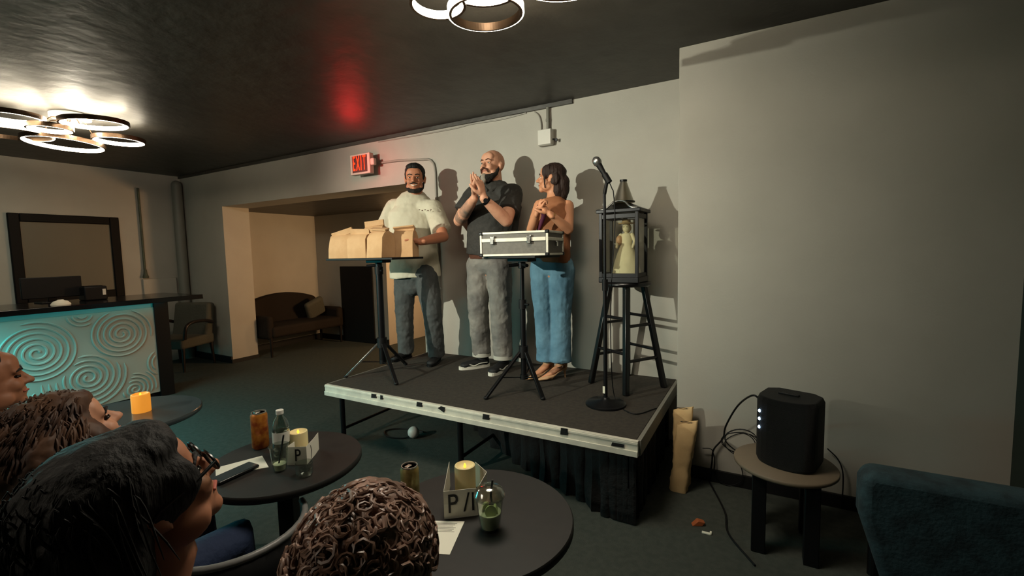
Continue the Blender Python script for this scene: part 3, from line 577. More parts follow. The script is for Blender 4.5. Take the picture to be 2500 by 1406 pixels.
MB().lathe([(.078, 0), (.078, .008), (.07, .008), (.07, 0)], cn, 24, close=True).build('rim', 'darkmetal', t)
# figurine
dc = LT(.02, .0, .041); t = thing('figurine', dc, 'cream figurine in a long dress and wide hat inside the lantern', 'figurine')
def DT(x, y, z): return dc+Vector((x, y, z))
hs = lh-.1
MB().lathe([(0, 0), (.1, 0), (.098, .03), (.082, .1), (.06, .17), (.038, .22), (.042, .26), (.03, .295), (.012, .3), (0, .3)], dc, 28, sx=1, sy=.75).build('dress', 'doll', t, smooth=True)
w = MB().ell(DT(0, 0, .335), (.026, .028, .034)); w.limb([DT(0, 0, .29), DT(0, 0, .31)], [.012, .011])
for s in (-1, 1): w.limb([DT(s*.04, 0, .285), DT(s*.06, -.01, .24), DT(s*.055, -.045, .2)], [.014, .011, .009])
w.blob('body', 'doll', t, .003, 3)
MB().lathe([(0, .0), (.055, .0), (.055, .006), (.03, .01), (.028, .03), (0, .034)], DT(0, 0, .362), 26).build('hat', 'kraft2', t, smooth=True)
w = MB().ell(DT(0, .012, .335), (.031, .026, .036)); w.build('hair', 'kraft2', t, smooth=True)
w = MB()
for s in (-1, 1): w.ell(DT(s*.01, -.026, .34), (.004, .003, .003))
w.build('eyes', 'iris', t)
w = MB().ell(DT(-.045, -.01, .25), (.024, .03, .035)); w.build('shawl', 'nude', t, smooth=True)
# ------------------------------------------------------------------ round tables
def round_table(cx, cy, z, r, m, label, foot=True):
    t = thing('round_table', (cx, cy, 0), label, 'table', 'small round cocktail tables')
    MB().lathe([(0, z-.028), (r-.006, z-.028), (r, z-.022), (r, z-.005), (r-.004, z), (0, z)], (cx, cy, 0), 72).build('tabletop', m, t, smooth=True)
    MB().cyl((cx, cy, z-.034), .09, .006, 24).build('mounting_plate', 'darkmetal', t)
    MB().box((cx, cy, z/2), (.062, .062, z-.06), Matrix.Rotation(R(30), 3, 'Z')).build('pole', 'black', t, bevel=.004)
    MB().lathe([(0, 0), (.2, 0), (.2, .008), (.05, .03), (0, .03)], (cx, cy, 0), 40).build('base', 'black', t, smooth=True)
    return t
ZT = .63
round_table(-.76, 1.1, ZT, .302, 'tabletop', 'black round table nearest the curly haired person, with mint drink on it')
round_table(-1.66, 1.077, ZT, .29, 'tabletop', 'brown-black round table holding the water bottle and orange can')
round_table(-2.92, 1.03, ZT, .325, 'glosstop', 'glossy round table reflecting teal light under the glowing orange candle')
# candles
def candle(p, r, h, lit, label):
    t = thing('pillar_candle', p, label, 'candle', 'flameless pillar candles'); p = Vector(p)
    MB().lathe([(0, 0), (r, 0), (r, h*.9), (r*.97, h*.98), (r*.85, h), (r*.7, h*.93), (r*.3, h*.88), (0, h*.88)], p, 32).build('wax_body', 'waxlit' if lit else 'wax', t, smooth=True)
    w = MB().lathe([(.001, 0), (.004, .004), (.005, .008), (.002, .016), (0, .018)], p+Vector((0, 0, h*.88)), 10); w.build('led_flame', 'flame', t, smooth=True)
    return t
pc = aZ(1137, 1207, ZT); candle(pc, .035, .105, False, 'unlit ivory pillar candle behind the folded sign on the nearest round table')
pc3 = aZ(346, 1004, ZT); candle(pc3, .042, .098, True, 'glowing orange pillar candle on the glossy teal lit table')
pcl = aZ(731, 1108, ZT); candle(pcl, .036, .098, False, 'ivory pillar candle wrapped by the folded sign on the middle table')
# folded signs
def tent(name, pts, z, h, label, letters, lean=.0):
    t = thing(name, (sum(p[0] for p in pts)/len(pts), sum(p[1] for p in pts)/len(pts), z), label, 'table sign', 'folded paper signs around the candles')
    w = MB(); n = len(pts)
    vs = [(x, y, z) for x, y in pts]+[(x, y, z+h) for x, y in pts]; w.add(vs, [(i, i+1, n+i+1, n+i) for i in range(n-1)])
    w.build('paper_band', 'paper', t, solid=.001)
    for (ch, a, b, u, size, sx) in letters:
        pa, pb = Vector((*pts[a], 0)), Vector((*pts[b], 0)); d = (pb-pa).normalized(); nn = d.cross(Vector((0, 0, 1)))
        if nn.dot(CAM-pa) < 0: nn = -nn
        pos = pa.lerp(pb, u)+nn*.0015+Vector((0, 0, z+h*.5)); rot = Matrix((d, Vector((0, 0, 1)), d.cross(Vector((0, 0, 1))))).transposed()
        if rot.col[2].dot(CAM-pos) < 0: d = -d; rot = Matrix((d, Vector((0, 0, 1)), d.cross(Vector((0, 0, 1))))).transposed()
        text('lettering', ch, size, 'ink', t, pos, rot, .0004, sx)
    return t
s0, s1, s2 = aZ(1085, 1268, ZT), aZ(1168, 1258, ZT), aZ(1190, 1215, ZT)
s3 = pc+Vector((-.05, .03, 0))
tent('folded_sign', [(s3.x-.03, s3.y-.01), (s0.x, s0.y), (s1.x, s1.y), (s2.x, s2.y), (s3.x+.05, s3.y+.03)], ZT+.001, .088, 'white folded paper sign with thin black capital letters beside the mint drink', [('P', 1, 2, .25, .085, .8), ('/', 1, 2, .66, .085, .9), ('I', 1, 2, .85, .085, .7)])
s0, s1, s2 = aZ(701, 1136, ZT), aZ(750, 1134, ZT), aZ(765, 1112, ZT)
tent('folded_sign', [(s0.x-.02, s0.y+.05), (s0.x, s0.y), (s1.x, s1.y), (s2.x+.0, s2.y+.01), (s2.x-.03, s2.y+.05)], ZT+.001, .072, 'white folded paper sign standing against the candle on the middle table', [('P', 1, 2, .55, .07, .7), (')', 2, 3, .5, .06, .5)])
# plastic cups
def cup(p, r, h, fill, label, lid, slices, straw, mdrink='water'):
    p = Vector(p); t = thing('plastic_cup', p, label, 'cup', 'clear plastic cups with drinks'); rb = r*.7
    MB().lathe([(0, .001), (rb, .001), (r, h), (r+.003, h), (r+.003, h-.004), (r-.001, h-.004), (rb-.002, .004), (0, .004)], p, 36).build('cup_wall', 'plastic', t, smooth=True)
    rf = rb+(r-rb)*fill-.0025
    MB().lathe([(0, .0055), (rb-.004, .0055), (rf, h*fill), (0, h*fill)], p, 32).build('drink', mdrink, t, smooth=True)
    if lid: MB().lathe([(r+.004, 0), (r+.004, .006), (r*.99, .01), (r*.92, .02), (r*.6, .029), (r*.3, .031), (r*.3, .0295), (r*.6, .0275), (r*.9, .0185), (r*.97, .009), (r+.002, .004)], p+Vector((0, 0, h)), 36).build('dome_lid', 'plastic', t, smooth=True)
    for i in range(slices):
        a = i*2.4+.6; q = p+Vector((cos(a)*rf*.5, sin(a)*rf*.5, h*fill+.004+.003*i))
        MB().cyl(q, .017, .006, 20, axis=(cos(a), sin(a), .3)).build('lime_slice', 'lime', t)
    if straw: MB().tube([p+Vector((-.01, 0, .01)), p+Vector(straw)], .0032, 8).build('straw', 'ink', t, smooth=True)
    return t
cup(aZ(1197, 1288, ZT), .042, .1, .5, 'clear plastic cup of lime drink with dome lid on the nearest round table', True, 3, (.012, .0, .15))
cup(aZ(684, 1148, ZT), .033, .10, .28, 'clear plastic cup with a black straw in front of the water bottle', False, 0, (.035, .0, .145), 'water')
p = aZ(744, 1160, ZT); t = thing('plastic_cup', p, 'empty ribbed clear plastic cup in front of the folded sign on the middle table', 'cup', 'clear plastic cups with drinks')
MB().lathe([(0, .001), (.024, .001), (.03, .012), (.031, .03), (.028, .036), (.031, .045), (.03, .05), (.0285, .05), (.0295, .044), (.0265, .036), (.0295, .03), (.0285, .013), (.023, .003), (0, .003)], p, 30).build('cup_wall', 'plastic', t, smooth=True)
# cans
def can(p, r, h, m, label):
    t = thing('drink_can', p, label, 'can', 'tall drink cans'); p = Vector(p)
    MB().lathe([(0, 0), (r*.8, 0), (r, .008), (r, h-.012), (r*.86, h-.002), (r*.86, h-.0025)], p, 32).build('can_body', m, t, smooth=True)
    MB().lathe([(r*.88, -.002), (r*.88, .002), (r*.8, .002), (r*.78, -.002), (0, -.002)], p+Vector((0, 0, h)), 28).build('top_rim', 'lid', t, smooth=True)
    MB().box(p+Vector((0, -.006, h+.001)), (.014, .022, .002)).build('pull_tab', 'lid', t, bevel=.001)
can(aZ(637, 1092, ZT), .033, .155, 'can', 'tall orange patterned drink can on the middle round table')
can(aZ(1003, 1222, ZT), .03, .12, 'canb', 'tall pale gold drink can behind the curly hair')
# bottle
p = aZ(690, 1118, ZT); t = thing('water_bottle', p, 'clear ribbed water bottle with white cap beside the orange can', 'bottle')
prof = [(0, .001), (.028, .001), (.032, .008), (.032, .03), (.029, .035), (.032, .042), (.032, .06), (.028, .07), (.032, .082), (.032, .1), (.029, .105), (.032, .11), (.031, .135), (.024, .16), (.014, .175), (.0125, .19)]
inn = [(max(r-.0015, 0), z) for r, z in reversed(prof)]; MB().lathe(prof+inn[:-1]+[(0, .003)], p, 32).build('bottle_body', 'plastic', t, smooth=True)
MB().cyl(p+Vector((0, 0, .183)), .0145, .018, 24).build('cap', 'plastw', t, bevel=.002)
MB().lathe([(.0325, .07), (.0325, .115), (.0321, .115), (.0321, .07)], p, 32, close=True).build('label_band', 'plastw', t, smooth=True)
# papers, phone
def sheet(name, pts, z, m, label, cat):
    w = MB(); n = len(pts); w.add([(x, y, z) for x, y in pts]+[(x, y, z+.0015) for x, y in pts], [tuple(range(n-1, -1, -1)), tuple(range(n, 2*n))]+[(i, (i+1) % n, n+(i+1) % n, n+i) for i in range(n)])
    return tag(w.build(name, m), label, cat)
q = [aZ(*k, ZT) for k in ((1055, 1272), (1134, 1274), (1098, 1355), (1062, 1352))]
t = thing('menu_sheet', ((q[0].x+q[2].x)/2, (q[0].y+q[2].y)/2, ZT), 'printed white menu sheet half hidden beside the curly hair', 'menu')
w = MB(); w.add([(v.x, v.y, ZT) for v in q]+[(v.x, v.y, ZT+.0015) for v in q], [(3, 2, 1, 0), (4, 5, 6, 7)]+[(i, (i+1) % 4, 4+(i+1) % 4, 4+i) for i in range(4)]); w.build('page', 'paper', t)
w = MB()
for i in range(7):
    a, b = q[0].lerp(q[3], .08+.045*i), q[1].lerp(q[2], .08+.045*i); w.bar(a.lerp(b, .12)+Vector((0, 0, .0018)), a.lerp(b, .8-.05*(i % 3))+Vector((0, 0, .0018)), .0016, .0004)
w.build('printed_lines', 'pole', t)
q = [aZ(*k, ZT) for k in ((526, 1143), (640, 1113), (656, 1141), (527, 1164))]
sheet('menu_sheet', [(v.x, v.y) for v in q], ZT, 'paper', 'blank white sheet under the dark phone on the middle table', 'menu')
pa, pb = aZ(522, 1180, ZT+.005), aZ(622, 1135, ZT+.005); d = (pb-pa); t = thing('phone', (pa+pb)/2, 'black mobile phone in a thick case lying over the blank sheet', 'phone'); rp_ = Matrix.Rotation(math.atan2(d.y, d.x), 3, 'Z'); t.location.z = ZT+.0016
cph = wloc(t); MB().box(cph+Vector((0, 0, .007)), (d.length, .062, .012), rp_).build('phone_case', 'phone', t, bevel=.005, seg=3); MB().box(cph+Vector((0, 0, .0135)), (d.length*.94, .055, .001), rp_).build('screen', 'glosstop', t)
# ------------------------------------------------------------------ speaker, side table, cables, paper rolls
tc = Vector((.115, 2.47, 0)); tz = .40
t = thing('side_table', tc, 'low round grey-brown side table with thick black legs by the grey wall', 'table')
MB().lathe([(0, tz-.02), (.215, tz-.02), (.22, tz-.015), (.22, tz-.004), (.216, tz), (0, tz)], tc, 56).build('tabletop', 'sidetop', t, smooth=True)
for a in (-.105, .105):
    for y in (-.13, .13): MB().bb(tc+Vector((a-.03, y-.03, 0)), tc+Vector((a+.03, y+.03, tz-.021))).build('leg', 'black', t, bevel=.004)
t = thing('portable_speaker', (tc.x, tc.y, tz), 'black curved floor speaker with three glowing lights on the side table', 'speaker')
sx0, sx1 = aY(1850, 1060, 2.42).x+.0, aY(2006, 1060, 2.42).x; sw = (sx1-sx0); scx = (sx0+sx1)/2; sz1 = aY(1990, 985, 2.4).z; sth = sz1-tz-.0
def spk(nm, m, k, z0, z1, parent, dy=0):
    w = MB(); vs = []; fs = []; prof = []
    for i in range(13): a = pi+pi*i/12; prof.append((cos(a)*sw/2*k, sin(a)*.085*k-.03))
    prof += [(sw/2*k, .09*k), (sw*.32*k, .13*k), (-sw*.32*k, .13*k), (-sw/2*k, .09*k)]
    n = len(prof); rows = ((z0, .94), (z0+(z1-z0)*.06, 1.0), (z0+(z1-z0)*.93, 1.0), (z1, .93))
    rr = Matrix.Rotation(R(-18), 3, 'Z')
    for z, s in rows:
        for x, y in prof:
            v = rr @ Vector((x*s, y*s+dy, 0)); vs.append(Vector((scx, tc.y, z))+v)
    for i in range(3):
        for j in range(n): fs.append((i*n+j, i*n+(j+1) % n, (i+1)*n+(j+1) % n, (i+1)*n+j))
    fs += [tuple(range(n-1, -1, -1)), tuple(3*n+j for j in range(n))]; w.add(vs, fs); return w.build(nm, m, parent, bevel=.004)
spk('cabinet', 'grille', 1, tz+.0, sz1, t)
w = MB().box((scx, tc.y+.02, sz1+.004), (.09, .02, .012), Matrix.Rotation(R(-18), 3, 'Z')); w.build('handle', 'blackplastic', t, bevel=.004)
for py in (998, 1017, 1037):
    p = aY(1866, py, 2.46); MB().ell((sx0+.006, 2.425, p.z), (.007, .007, .008)).build('indicator_light', 'led', t, smooth=True)
k0 = Vector((sx0+.01, 2.47, aY(1850, 975, 2.47).z)); wl = YN-.03
t = thing('power_cable', (k0.x-.2, 2.8, 0), 'black cable looping from the speaker down the grey wall to the floor', 'cable')
def W(px, py, y=wl): return aY(px, py, y)
MB().tube(sm([k0, k0+Vector((-.04, .02, .01)), W(1800, 992, 2.7), W(1772, 1040, 2.8), W(1765, 1070), W(1742, 1098), W(1738, 1130), W(1732, 1170), (W(1732, 1170).x, wl-.01, .01), (-.15, 2.6, .006), (-.12, 2.4, .006), (-.0, 2.2, .006)]), .005, 7).build('main_cord', 'blackplastic', t, smooth=True)
MB().tube(sm([W(1715, 1094), W(1738, 1098), W(1745, 1130), W(1745, 1160), W(1775, 1185), W(1810, 1175), W(1812, 1150), W(1800, 1120)]), .0028, 6).build('thin_cord', 'blackplastic', t, smooth=True)
t = thing('cable_coil', (tc.x-.17, 2.74, tz), 'loose coil of thin black cable beside the speaker on the side table', 'cable')
cc0 = aY(1808, 1082, 2.68); pts = []
for i in range(120):
    a = i*.25; rr_ = .085+.012*sin(i*.31); pts.append(cc0+Vector((cos(a)*rr_, .0+.02*sin(i*.13), sin(a)*rr_*.75+.006*sin(i*.5))))
pts += [cc0+Vector((.11, -.06, -.06)), Vector((cc0.x+.12, 2.62, tz+.004))]
MB().tube(pts, .0025, 5).build('coil', 'blackplastic', t, smooth=True)
pts = [W(2020, 1095), W(2045, 1120), W(2057, 1150), W(2058, 1190), W(2054, 1232)]; pts[-1].z = .01
tag(MB().tube(sm(pts), .0035, 6).build('extension_cord', 'blackplastic', smooth=True), 'thin dark cord hanging down the wall right of the side table', 'cord')
# tall kraft bags leaning on wall
def tall_bag(cx, cy, w_, d_, h_, lx, ly, label, m='kraft2'):
    t = thing('tall_paper_bag', (cx, cy, 0), label, 'paper bag', 'tall kraft bags leaning by the wall'); n = 24; rows = 12; vs = []; fs = []; w = MB()
    for i in range(rows+1):
        u = i/rows; k = 1-.14*math.exp(-((u-.35)/.07)**2)+.12*u; off = Vector((lx*u, ly*u, 0))
        for j in range(n):
            a = 2*pi*j/n; ex = .6; x = abs(cos(a))**ex*(1 if cos(a) > 0 else -1)*w_/2*k; y = abs(sin(a))**ex*(1 if sin(a) > 0 else -1)*d_/2*k*(1-.55*max(0, u-.75)/.25)
            zz = u*h_+(.02*cos(a) if i == rows else 0); vs.append(Vector((cx, cy, 0.002))+off+Vector((x+.004*sin(i*2.1+j), y, zz)))
    for i in range(rows):
        for j in range(n): fs.append((i*n+j, i*n+(j+1) % n, (i+1)*n+(j+1) % n, (i+1)*n+j))
    fs.append(tuple(range(n-1, -1, -1))); w.add(vs, fs); w.build('bag_sleeve', m, t, smooth=True, solid=.0015)
    top = Vector((cx+lx, cy+ly, h_)); MB().lathe([(.034, 0), (.034, .002), (.026, .002), (.026, 0)], top+Vector((-.005, -d_*.1, .004)), 24, close=True, sy=.35).build('handle_hole', 'brownwood', t)
b0 = aZ(1658, 1196, 0); h1 = aY(1665, 1030, b0.y+.03).z
tall_bag(b0.x-.005, b0.y, .1, .075, h1, .045, .03, 'front tall kraft paper bag with an oval handle hole by the grey wall')
h2 = aY(1650, 998, b0.y+.12).z
tall_bag(b0.x-.0, b0.y+.09, .1, .07, h2, -.0, .05, 'rear tall kraft paper bag peeking out behind the other against the wall corner')
# ------------------------------------------------------------------ teal chair at the lower right
cc_ = Vector((.62, 1.75, 0)); t = thing('tub_chair', cc_, 'dark teal upholstered chair in the lower right corner', 'chair')
w = MB().prism([(-.35, .62), (-.35, .5), (-.27, .24), (.3, .24), (.36, .5), (.36, .62), (.34, .665), (-.33, .665)], .12, (.665, 1.93, 0)); soft(w, 'backrest', 'teal_f', t, .03)
w = MB().box((.67, 2.22, .34), (.54, .44, .16)); soft(w, 'seat', 'teal_f', t, .045)
for x in (.45, .9):
    for y in (1.96, 2.38): MB().cyl((x, y, 0), .02, .25, 12).build('leg', 'black', t)
# ------------------------------------------------------------------ chair in front at lower left of the curly head
rc0 = aZ(590, 1378, .56); rdir = Vector((rc0.x, rc0.y, 0)).normalized(); rz_ = .56; cpos = Vector((rc0.x, rc0.y, 0))+rdir*.21+Vector((-.03, .0, 0)); t = thing('tub_chair', cpos, 'low black tub chair with a pale grey curved rim tucked under the middle table', 'chair')
a0 = math.atan2(-rdir.y, -rdir.x); pts = [Vector((cpos.x+.215*cos(a), cpos.y+.215*sin(a), rz_)) for a in [a0+R(d) for d in range(-100, 101, 10)]]
MB().tube(pts, .011, 10).build('rim', 'rim', t, smooth=True)
w = MB(); vs = []; fs = []
for p in pts: vs += [Vector((p.x, p.y, rz_-.006)), Vector((cpos.x+(p.x-cpos.x)*.92, cpos.y+(p.y-cpos.y)*.92, .33))]
for i in range(len(pts)-1): fs.append((2*i, 2*i+2, 2*i+3, 2*i+1))
w.add(vs, fs); w.build('backrest', 'black', t, smooth=True, solid=.012)
MB().lathe([(0, .31), (.19, .31), (.2, .33), (.19, .37), (0, .38)], cpos, 32).build('seat', 'chair', t, smooth=True)
MB().cyl(cpos+Vector((0, 0, .02)), .03, .29, 14).build('pedestal', 'darkmetal', t, smooth=True); MB().lathe([(0, 0), (.15, 0), (.15, .01), (.04, .03), (0, .03)], cpos, 32).build('base', 'darkmetal', t, smooth=True)

# ------------------------------------------------------------------ people
def head_add(w, c, m, s=1.0, fem=False, nose=1.0):
    """cranium, face, jaw, nose, brow, lips and ears; local -y looks forward"""
    c = Vector(c)
    def H(x, y, z): return c+m @ (Vector((x, y, z))*s)
    def e(x, y, z, a, b, d): w.ell(H(x, y, z), (a*s, b*s, d*s), m)
    jw = .9 if fem else 1.0
    e(0, .012, .032, .077, .098, .088); e(0, -.022, -.035, .063*jw, .066, .078); e(0, -.03, -.062, .054*jw, .055, .045); e(0, -.066, -.094, .024, .024, .021)
    e(0, -.058, .045, .058, .032, .045)
    for q in (-1, 1):
        e(q*.034, -.062, -.03, .025, .026, .026); e(q*.052*jw, -.02, -.07, .018, .04, .03)
        w.limb([H(q*.012, -.082, .018), H(q*.045, -.072, .02)], [.0095*s, .009*s])
        e(q*.011, -.098, -.03, .008, .011, .008)
        e(q*.079, .012, -.008, .008, .018, .03); e(q*.084, .02, .006, .006, .012, .018); e(q*.078, .002, -.03, .007, .009, .011)
    w.limb([H(0, -.082, .012), H(0, -.098*nose, -.012), H(0, -.108*nose, -.028)], [.0085*s, .0095*s, .0125*s])
    w.limb([H(-.019, -.08, -.055), H(0, -.088, -.053), H(.019, -.08, -.055)], [.005*s, .007*s, .005*s]); w.limb([H(-.017, -.08, -.067), H(0, -.087, -.068), H(.017, -.08, -.067)], [.005*s, .008*s, .005*s])
    return H
def face_parts(body, c, m, s, brow='hair', smile=False, lipm='lip', ball='eye'):
    c = Vector(c)
    def H(x, y, z): return c+m @ (Vector((x, y, z))*s)
    for q in (-1, 1):
        w = MB().ell(H(q*.031, -.0745, .0), (.0115*s, .010*s, .0062*s), m); eo = w.build('eye', ball, body, smooth=True)
        w = MB().ell(H(q*.031, -.0834, .0), (.0052*s, .0025*s, .005*s), m); w.build('iris', 'iris', eo, smooth=True)
        w = MB().limb([H(q*.014, -.0915, .021), H(q*.032, -.0895, .027), H(q*.05, -.077, .02)], [.0035*s, .004*s, .0025*s]); w.build('eyebrow', brow, body, smooth=True)
    w = MB().limb([H(-.022, -.0835, -.0605+.004*smile), H(0, -.0935, -.0615-.003*smile), H(.022, -.0835, -.0605+.004*smile)], [.003*s, .0045*s, .003*s]); w.build('mouth', 'tooth' if smile else lipm, body, smooth=True)
def hand_add(w, W, d, n, side, s=1.0, curl=20, spread=6, thumb=35, fr_=None):
    """W wrist, d towards fingers, n palm normal, side +1/-1 chooses the thumb side"""
    W = Vector(W); d = Vector(d).normalized(); n = Vector(n); n = (n-d*n.dot(d)).normalized(); x = d.cross(n)*side
    P = lambda a, b, c: W+(d*a+x*b+n*c)*s
    w.limb([P(-.03, 0, 0), P(.005, 0, 0)], [.026*s, .027*s], x, .72)
    w.limb([P(.005, 0, 0), P(.035, .001, 0), P(.078, 0, 0)], [.028*s, .037*s, .039*s], x, .38)
    w.ell(P(.03, .026, .008), (.018*s, .018*s, .022*s))
    L = [(.072, .030), (.08, .0105), (.074, -.0095), (.058, -.029)]
    for i, (ln, off) in enumerate(L):
        cu = curl[i] if isinstance(curl, (list, tuple)) else curl
        a = R(spread)*(1.5-i)*.7; dd = (d*cos(a)+x*sin(a)).normalized(); p = P(.078-.006*abs(i-1), off, 0); pts = [p-dd*.012*s, p]
        ang = 0
        for k, fr2 in enumerate((.46, .30, .24)):
            ang += R(cu)*(1.0 if k else .7); v = dd*cos(ang)+n*sin(ang); p = p+v*ln*fr2*s; pts.append(p)
        w.limb(pts, [.0105*s, .0098*s, .0092*s, .0085*s, .0078*s], n=10)
    t0 = P(.022, .028, .006); t1 = t0+(d*cos(R(thumb+20))+x*sin(R(thumb+20))+n*.35).normalized()*.04*s; t2 = t1+(d*cos(R(thumb-12))+x*sin(R(thumb-12))+n*.3).normalized()*.03*s; t3 = t2+(d*cos(R(thumb-22))+x*sin(R(thumb-22))+n*.3).normalized()*.022*s
    w.limb([t0, t1, t2, t3], [.0145*s, .012*s, .0108*s, .0092*s], n=10)
def shoe(w, heel, toe, h=.07, wd=.045):
    heel, toe = Vector(heel), Vector(toe); d = (toe-heel).normalized(); x = d.cross(Vector((0, 0, 1))).normalized(); L = (toe-heel).length
    w.limb([heel+d*.035+Vector((0, 0, h*.55)), heel+d*L*.45+Vector((0, 0, h*.5)), toe-d*.045+Vector((0, 0, h*.36))], [wd*.78, wd*.95, wd*.95], x, .62)
    w.limb([heel+d*.045+Vector((0, 0, h*.5)), heel+d*.06+Vector((0, 0, h*1.25))], [wd*.95, wd*1.0], d, .9)
def sole(heel, toe, wd=.05, h=.022, z0=.0):
    heel, toe = Vector(heel), Vector(toe); d = (toe-heel).normalized(); x = d.cross(Vector((0, 0, 1))).normalized(); L = (toe-heel).length; w = MB(); vs = []; n = 24
    prof = []
    for k in range(n):
        a = 2*pi*k/n; u = .5+.5*cos(a); wv = wd*(.78+.22*u)*abs(sin(a))**.75*(1 if sin(a) > 0 else -1); prof.append(heel+d*(L*u)+x*wv)
    w.add([p+Vector((0, 0, z0)) for p in prof]+[p+Vector((0, 0, z0+h)) for p in prof], [tuple(range(n-1, -1, -1)), tuple(range(n, 2*n))]+[(k, (k+1) % n, n+(k+1) % n, n+k) for k in range(n)]); return w
def strands(name, m, parent, roots, seed=1, n=5):
    w = MB()
    for pts, r in roots: w.tube(pts, [r*.6]+[r]*(len(pts)-2)+[r*.3], n, True)
    return w.build(name, m, parent, smooth=True)
V = Vector
# ===== person 1: man in cream T-shirt holding on to the bags
Yp = 3.12
g1 = thing('person', (-2.63, 3.1, ZS), 'bearded man with short black hair in a cream T-shirt behind the paper bags', 'person', None)
lat = V((.88, .47, 0)).normalized(); fwd = V((.45, -.89, 0)).normalized()
hc = aY(1013, 437, Yp-.03); hm = fr(V((.55, -.83, -.02))); hs_ = 1.07
chest = aY(1010, 520, Yp); waist = aY(1010, 610, Yp); hip = aY(1014, 672, Yp)
shL, shR = aY(962, 506, Yp+.0), aY(1058, 508, Yp-.0)
elR, wrR = aY(1083, 578, Yp-.12), aY(1026, 590, Yp-.40)
elL, wrL = aY(935, 572, Yp-.12), aY(965, 590, Yp-.36)
hipL, hipR = aY(989, 672, Yp), aY(1040, 672, Yp)
knL, knR = aY(987, 762, Yp-.02), aY(1056, 765, Yp-.05); anL, anR = aY(992, 858, Yp+.02), aY(1066, 862, Yp+.02); anL.z = max(anL.z, ZS+.09); anR.z = max(anR.z, ZS+.09)
w = MB(); head_add(w, hc, hm, hs_); w.limb([hc+hm @ V((0, .02, -.05)), hc+hm @ V((0, .028, -.13)), V((chest.x, Yp, chest.z+.09))], [.058, .06, .075])
w.limb([hip, waist, chest+V((0, 0, .02))], [.15, .145, .17], lat, .62)
w.limb([shL+V((.03, 0, -.02)), shR+V((-.03, 0, -.02))], [.055, .055])
for s_, e_, h_ in ((shL, elL, wrL), (shR, elR, wrR)):
    w.limb([s_, s_.lerp(e_, .5), e_], [.055, .048, .043]); w.limb([e_, e_.lerp(h_, .4), h_], [.043, .043, .029])
hand_add(w, wrR, (wrL-wrR)*.6+V((-.1, -.15, .0)), V((-.35, -.6, -.6)), 1, 1.0, 28, 4, 30); hand_add(w, wrL, V((.2, -.9, .1)), V((.9, .2, -.2)), -1, 1.0, 25, 4, 30)
for a, b, c in ((hipL, knL, anL), (hipR, knR, anR)): w.limb([a, b, c], [.08, .052, .038])
body = w.blob('body', 'skinA', g1, .0058, 4); face_parts(body, hc, hm, hs_, 'hair', True)
def Hh(c, m, s): return lambda x, y, z: c+m @ (V((x, y, z))*s)
H = Hh(hc, hm, hs_)
w = MB(); w.ell(H(0, .02, .055), (.083*hs_, .096*hs_, .078*hs_), hm); w.ell(H(0, -.035, .088), (.066*hs_, .052*hs_, .036*hs_), hm)
for q in (-1, 1): w.ell(H(q*.066, .01, .03), (.018, .05, .045), hm)
w.ell(H(0, .07, .01), (.065, .04, .06), hm); w.blob('hair', 'hair', g1, .005, 2, disp=.008, dscale=.02)
w = MB()
for q in (-1, 1): w.limb([H(q*.070, -.01, -.035), H(q*.06, -.03, -.075), H(q*.038, -.062, -.1), H(0, -.078, -.106)], [.009, .016, .019, .021])
w.limb([H(-.03, -.091, -.049), H(0, -.101, -.043), H(.03, -.091, -.049)], [.005, .006, .005])
w.blob('beard', 'beardd', g1, .004, 2)
w = MB(); w.limb([V((hip.x, Yp, hip.z-.02)), waist, chest, V((chest.x, Yp, chest.z+.06))], [.232, .216, .215, .17], lat, .66, 24, f0=True)
w.limb([shL+V((.02, 0, .0)), shR+V((-.02, 0, .0))], [.078, .078])
w.limb([chest+V((0, 0, .05)), chest+V((.005, 0, .14))], [.15, .082], lat, .85, 20, f1=True)
for s_, e_ in ((shL, elL), (shR, elR)): w.limb([s_, s_.lerp(e_, .45), s_.lerp(e_, .8)], [.078, .084, .09], None, 1, 18, False, True)
w.blob('tshirt', 'tee', g1, .008, 7, disp=.016, dscale=.09)
w = MB()  # small chest print
for i in range(5): w.box(aY(1024+i*7, 512+(i % 2)*2, Yp-.155)+V((0, 0, 0)), (.012, .004, .006), Matrix.Rotation(R(25), 3, 'Z'))
w.build('chest_print', 'mous', g1)
w = MB()
for a, b, c in ((hipL, knL, anL), (hipR, knR, anR)): w.limb([a, a.lerp(b, .5), b, b.lerp(c, .5), V((c.x, c.y, ZS+.055))], [.102, .098, .082, .08, .074], f1=True)
w.limb([hipL.lerp(hipR, .1)+V((0, 0, .02)), hipR.lerp(hipL, .1)+V((0, 0, .02))], [.115, .115]); w.limb([hip-V((0, 0, .05)), hip+V((0, 0, .04))], [.17, .165], lat, .6); w.blob('jeans', 'pants', g1, .008, 5, disp=.02, dscale=.07)
for a, dd in ((anL, V((-.1, -1, 0))), (anR, V((.35, -1, 0)))):
    dd = dd.normalized(); hl = V((a.x, a.y, ZS))-dd*.06; to = V((a.x, a.y, ZS))+dd*.19; w = MB(); shoe(w, hl, to, .08); so = w.blob('shoe', 'shoe', g1, .006, 3); sole(hl-dd*.005, to+dd*.005, .045, .018).build('sole', 'black', so)
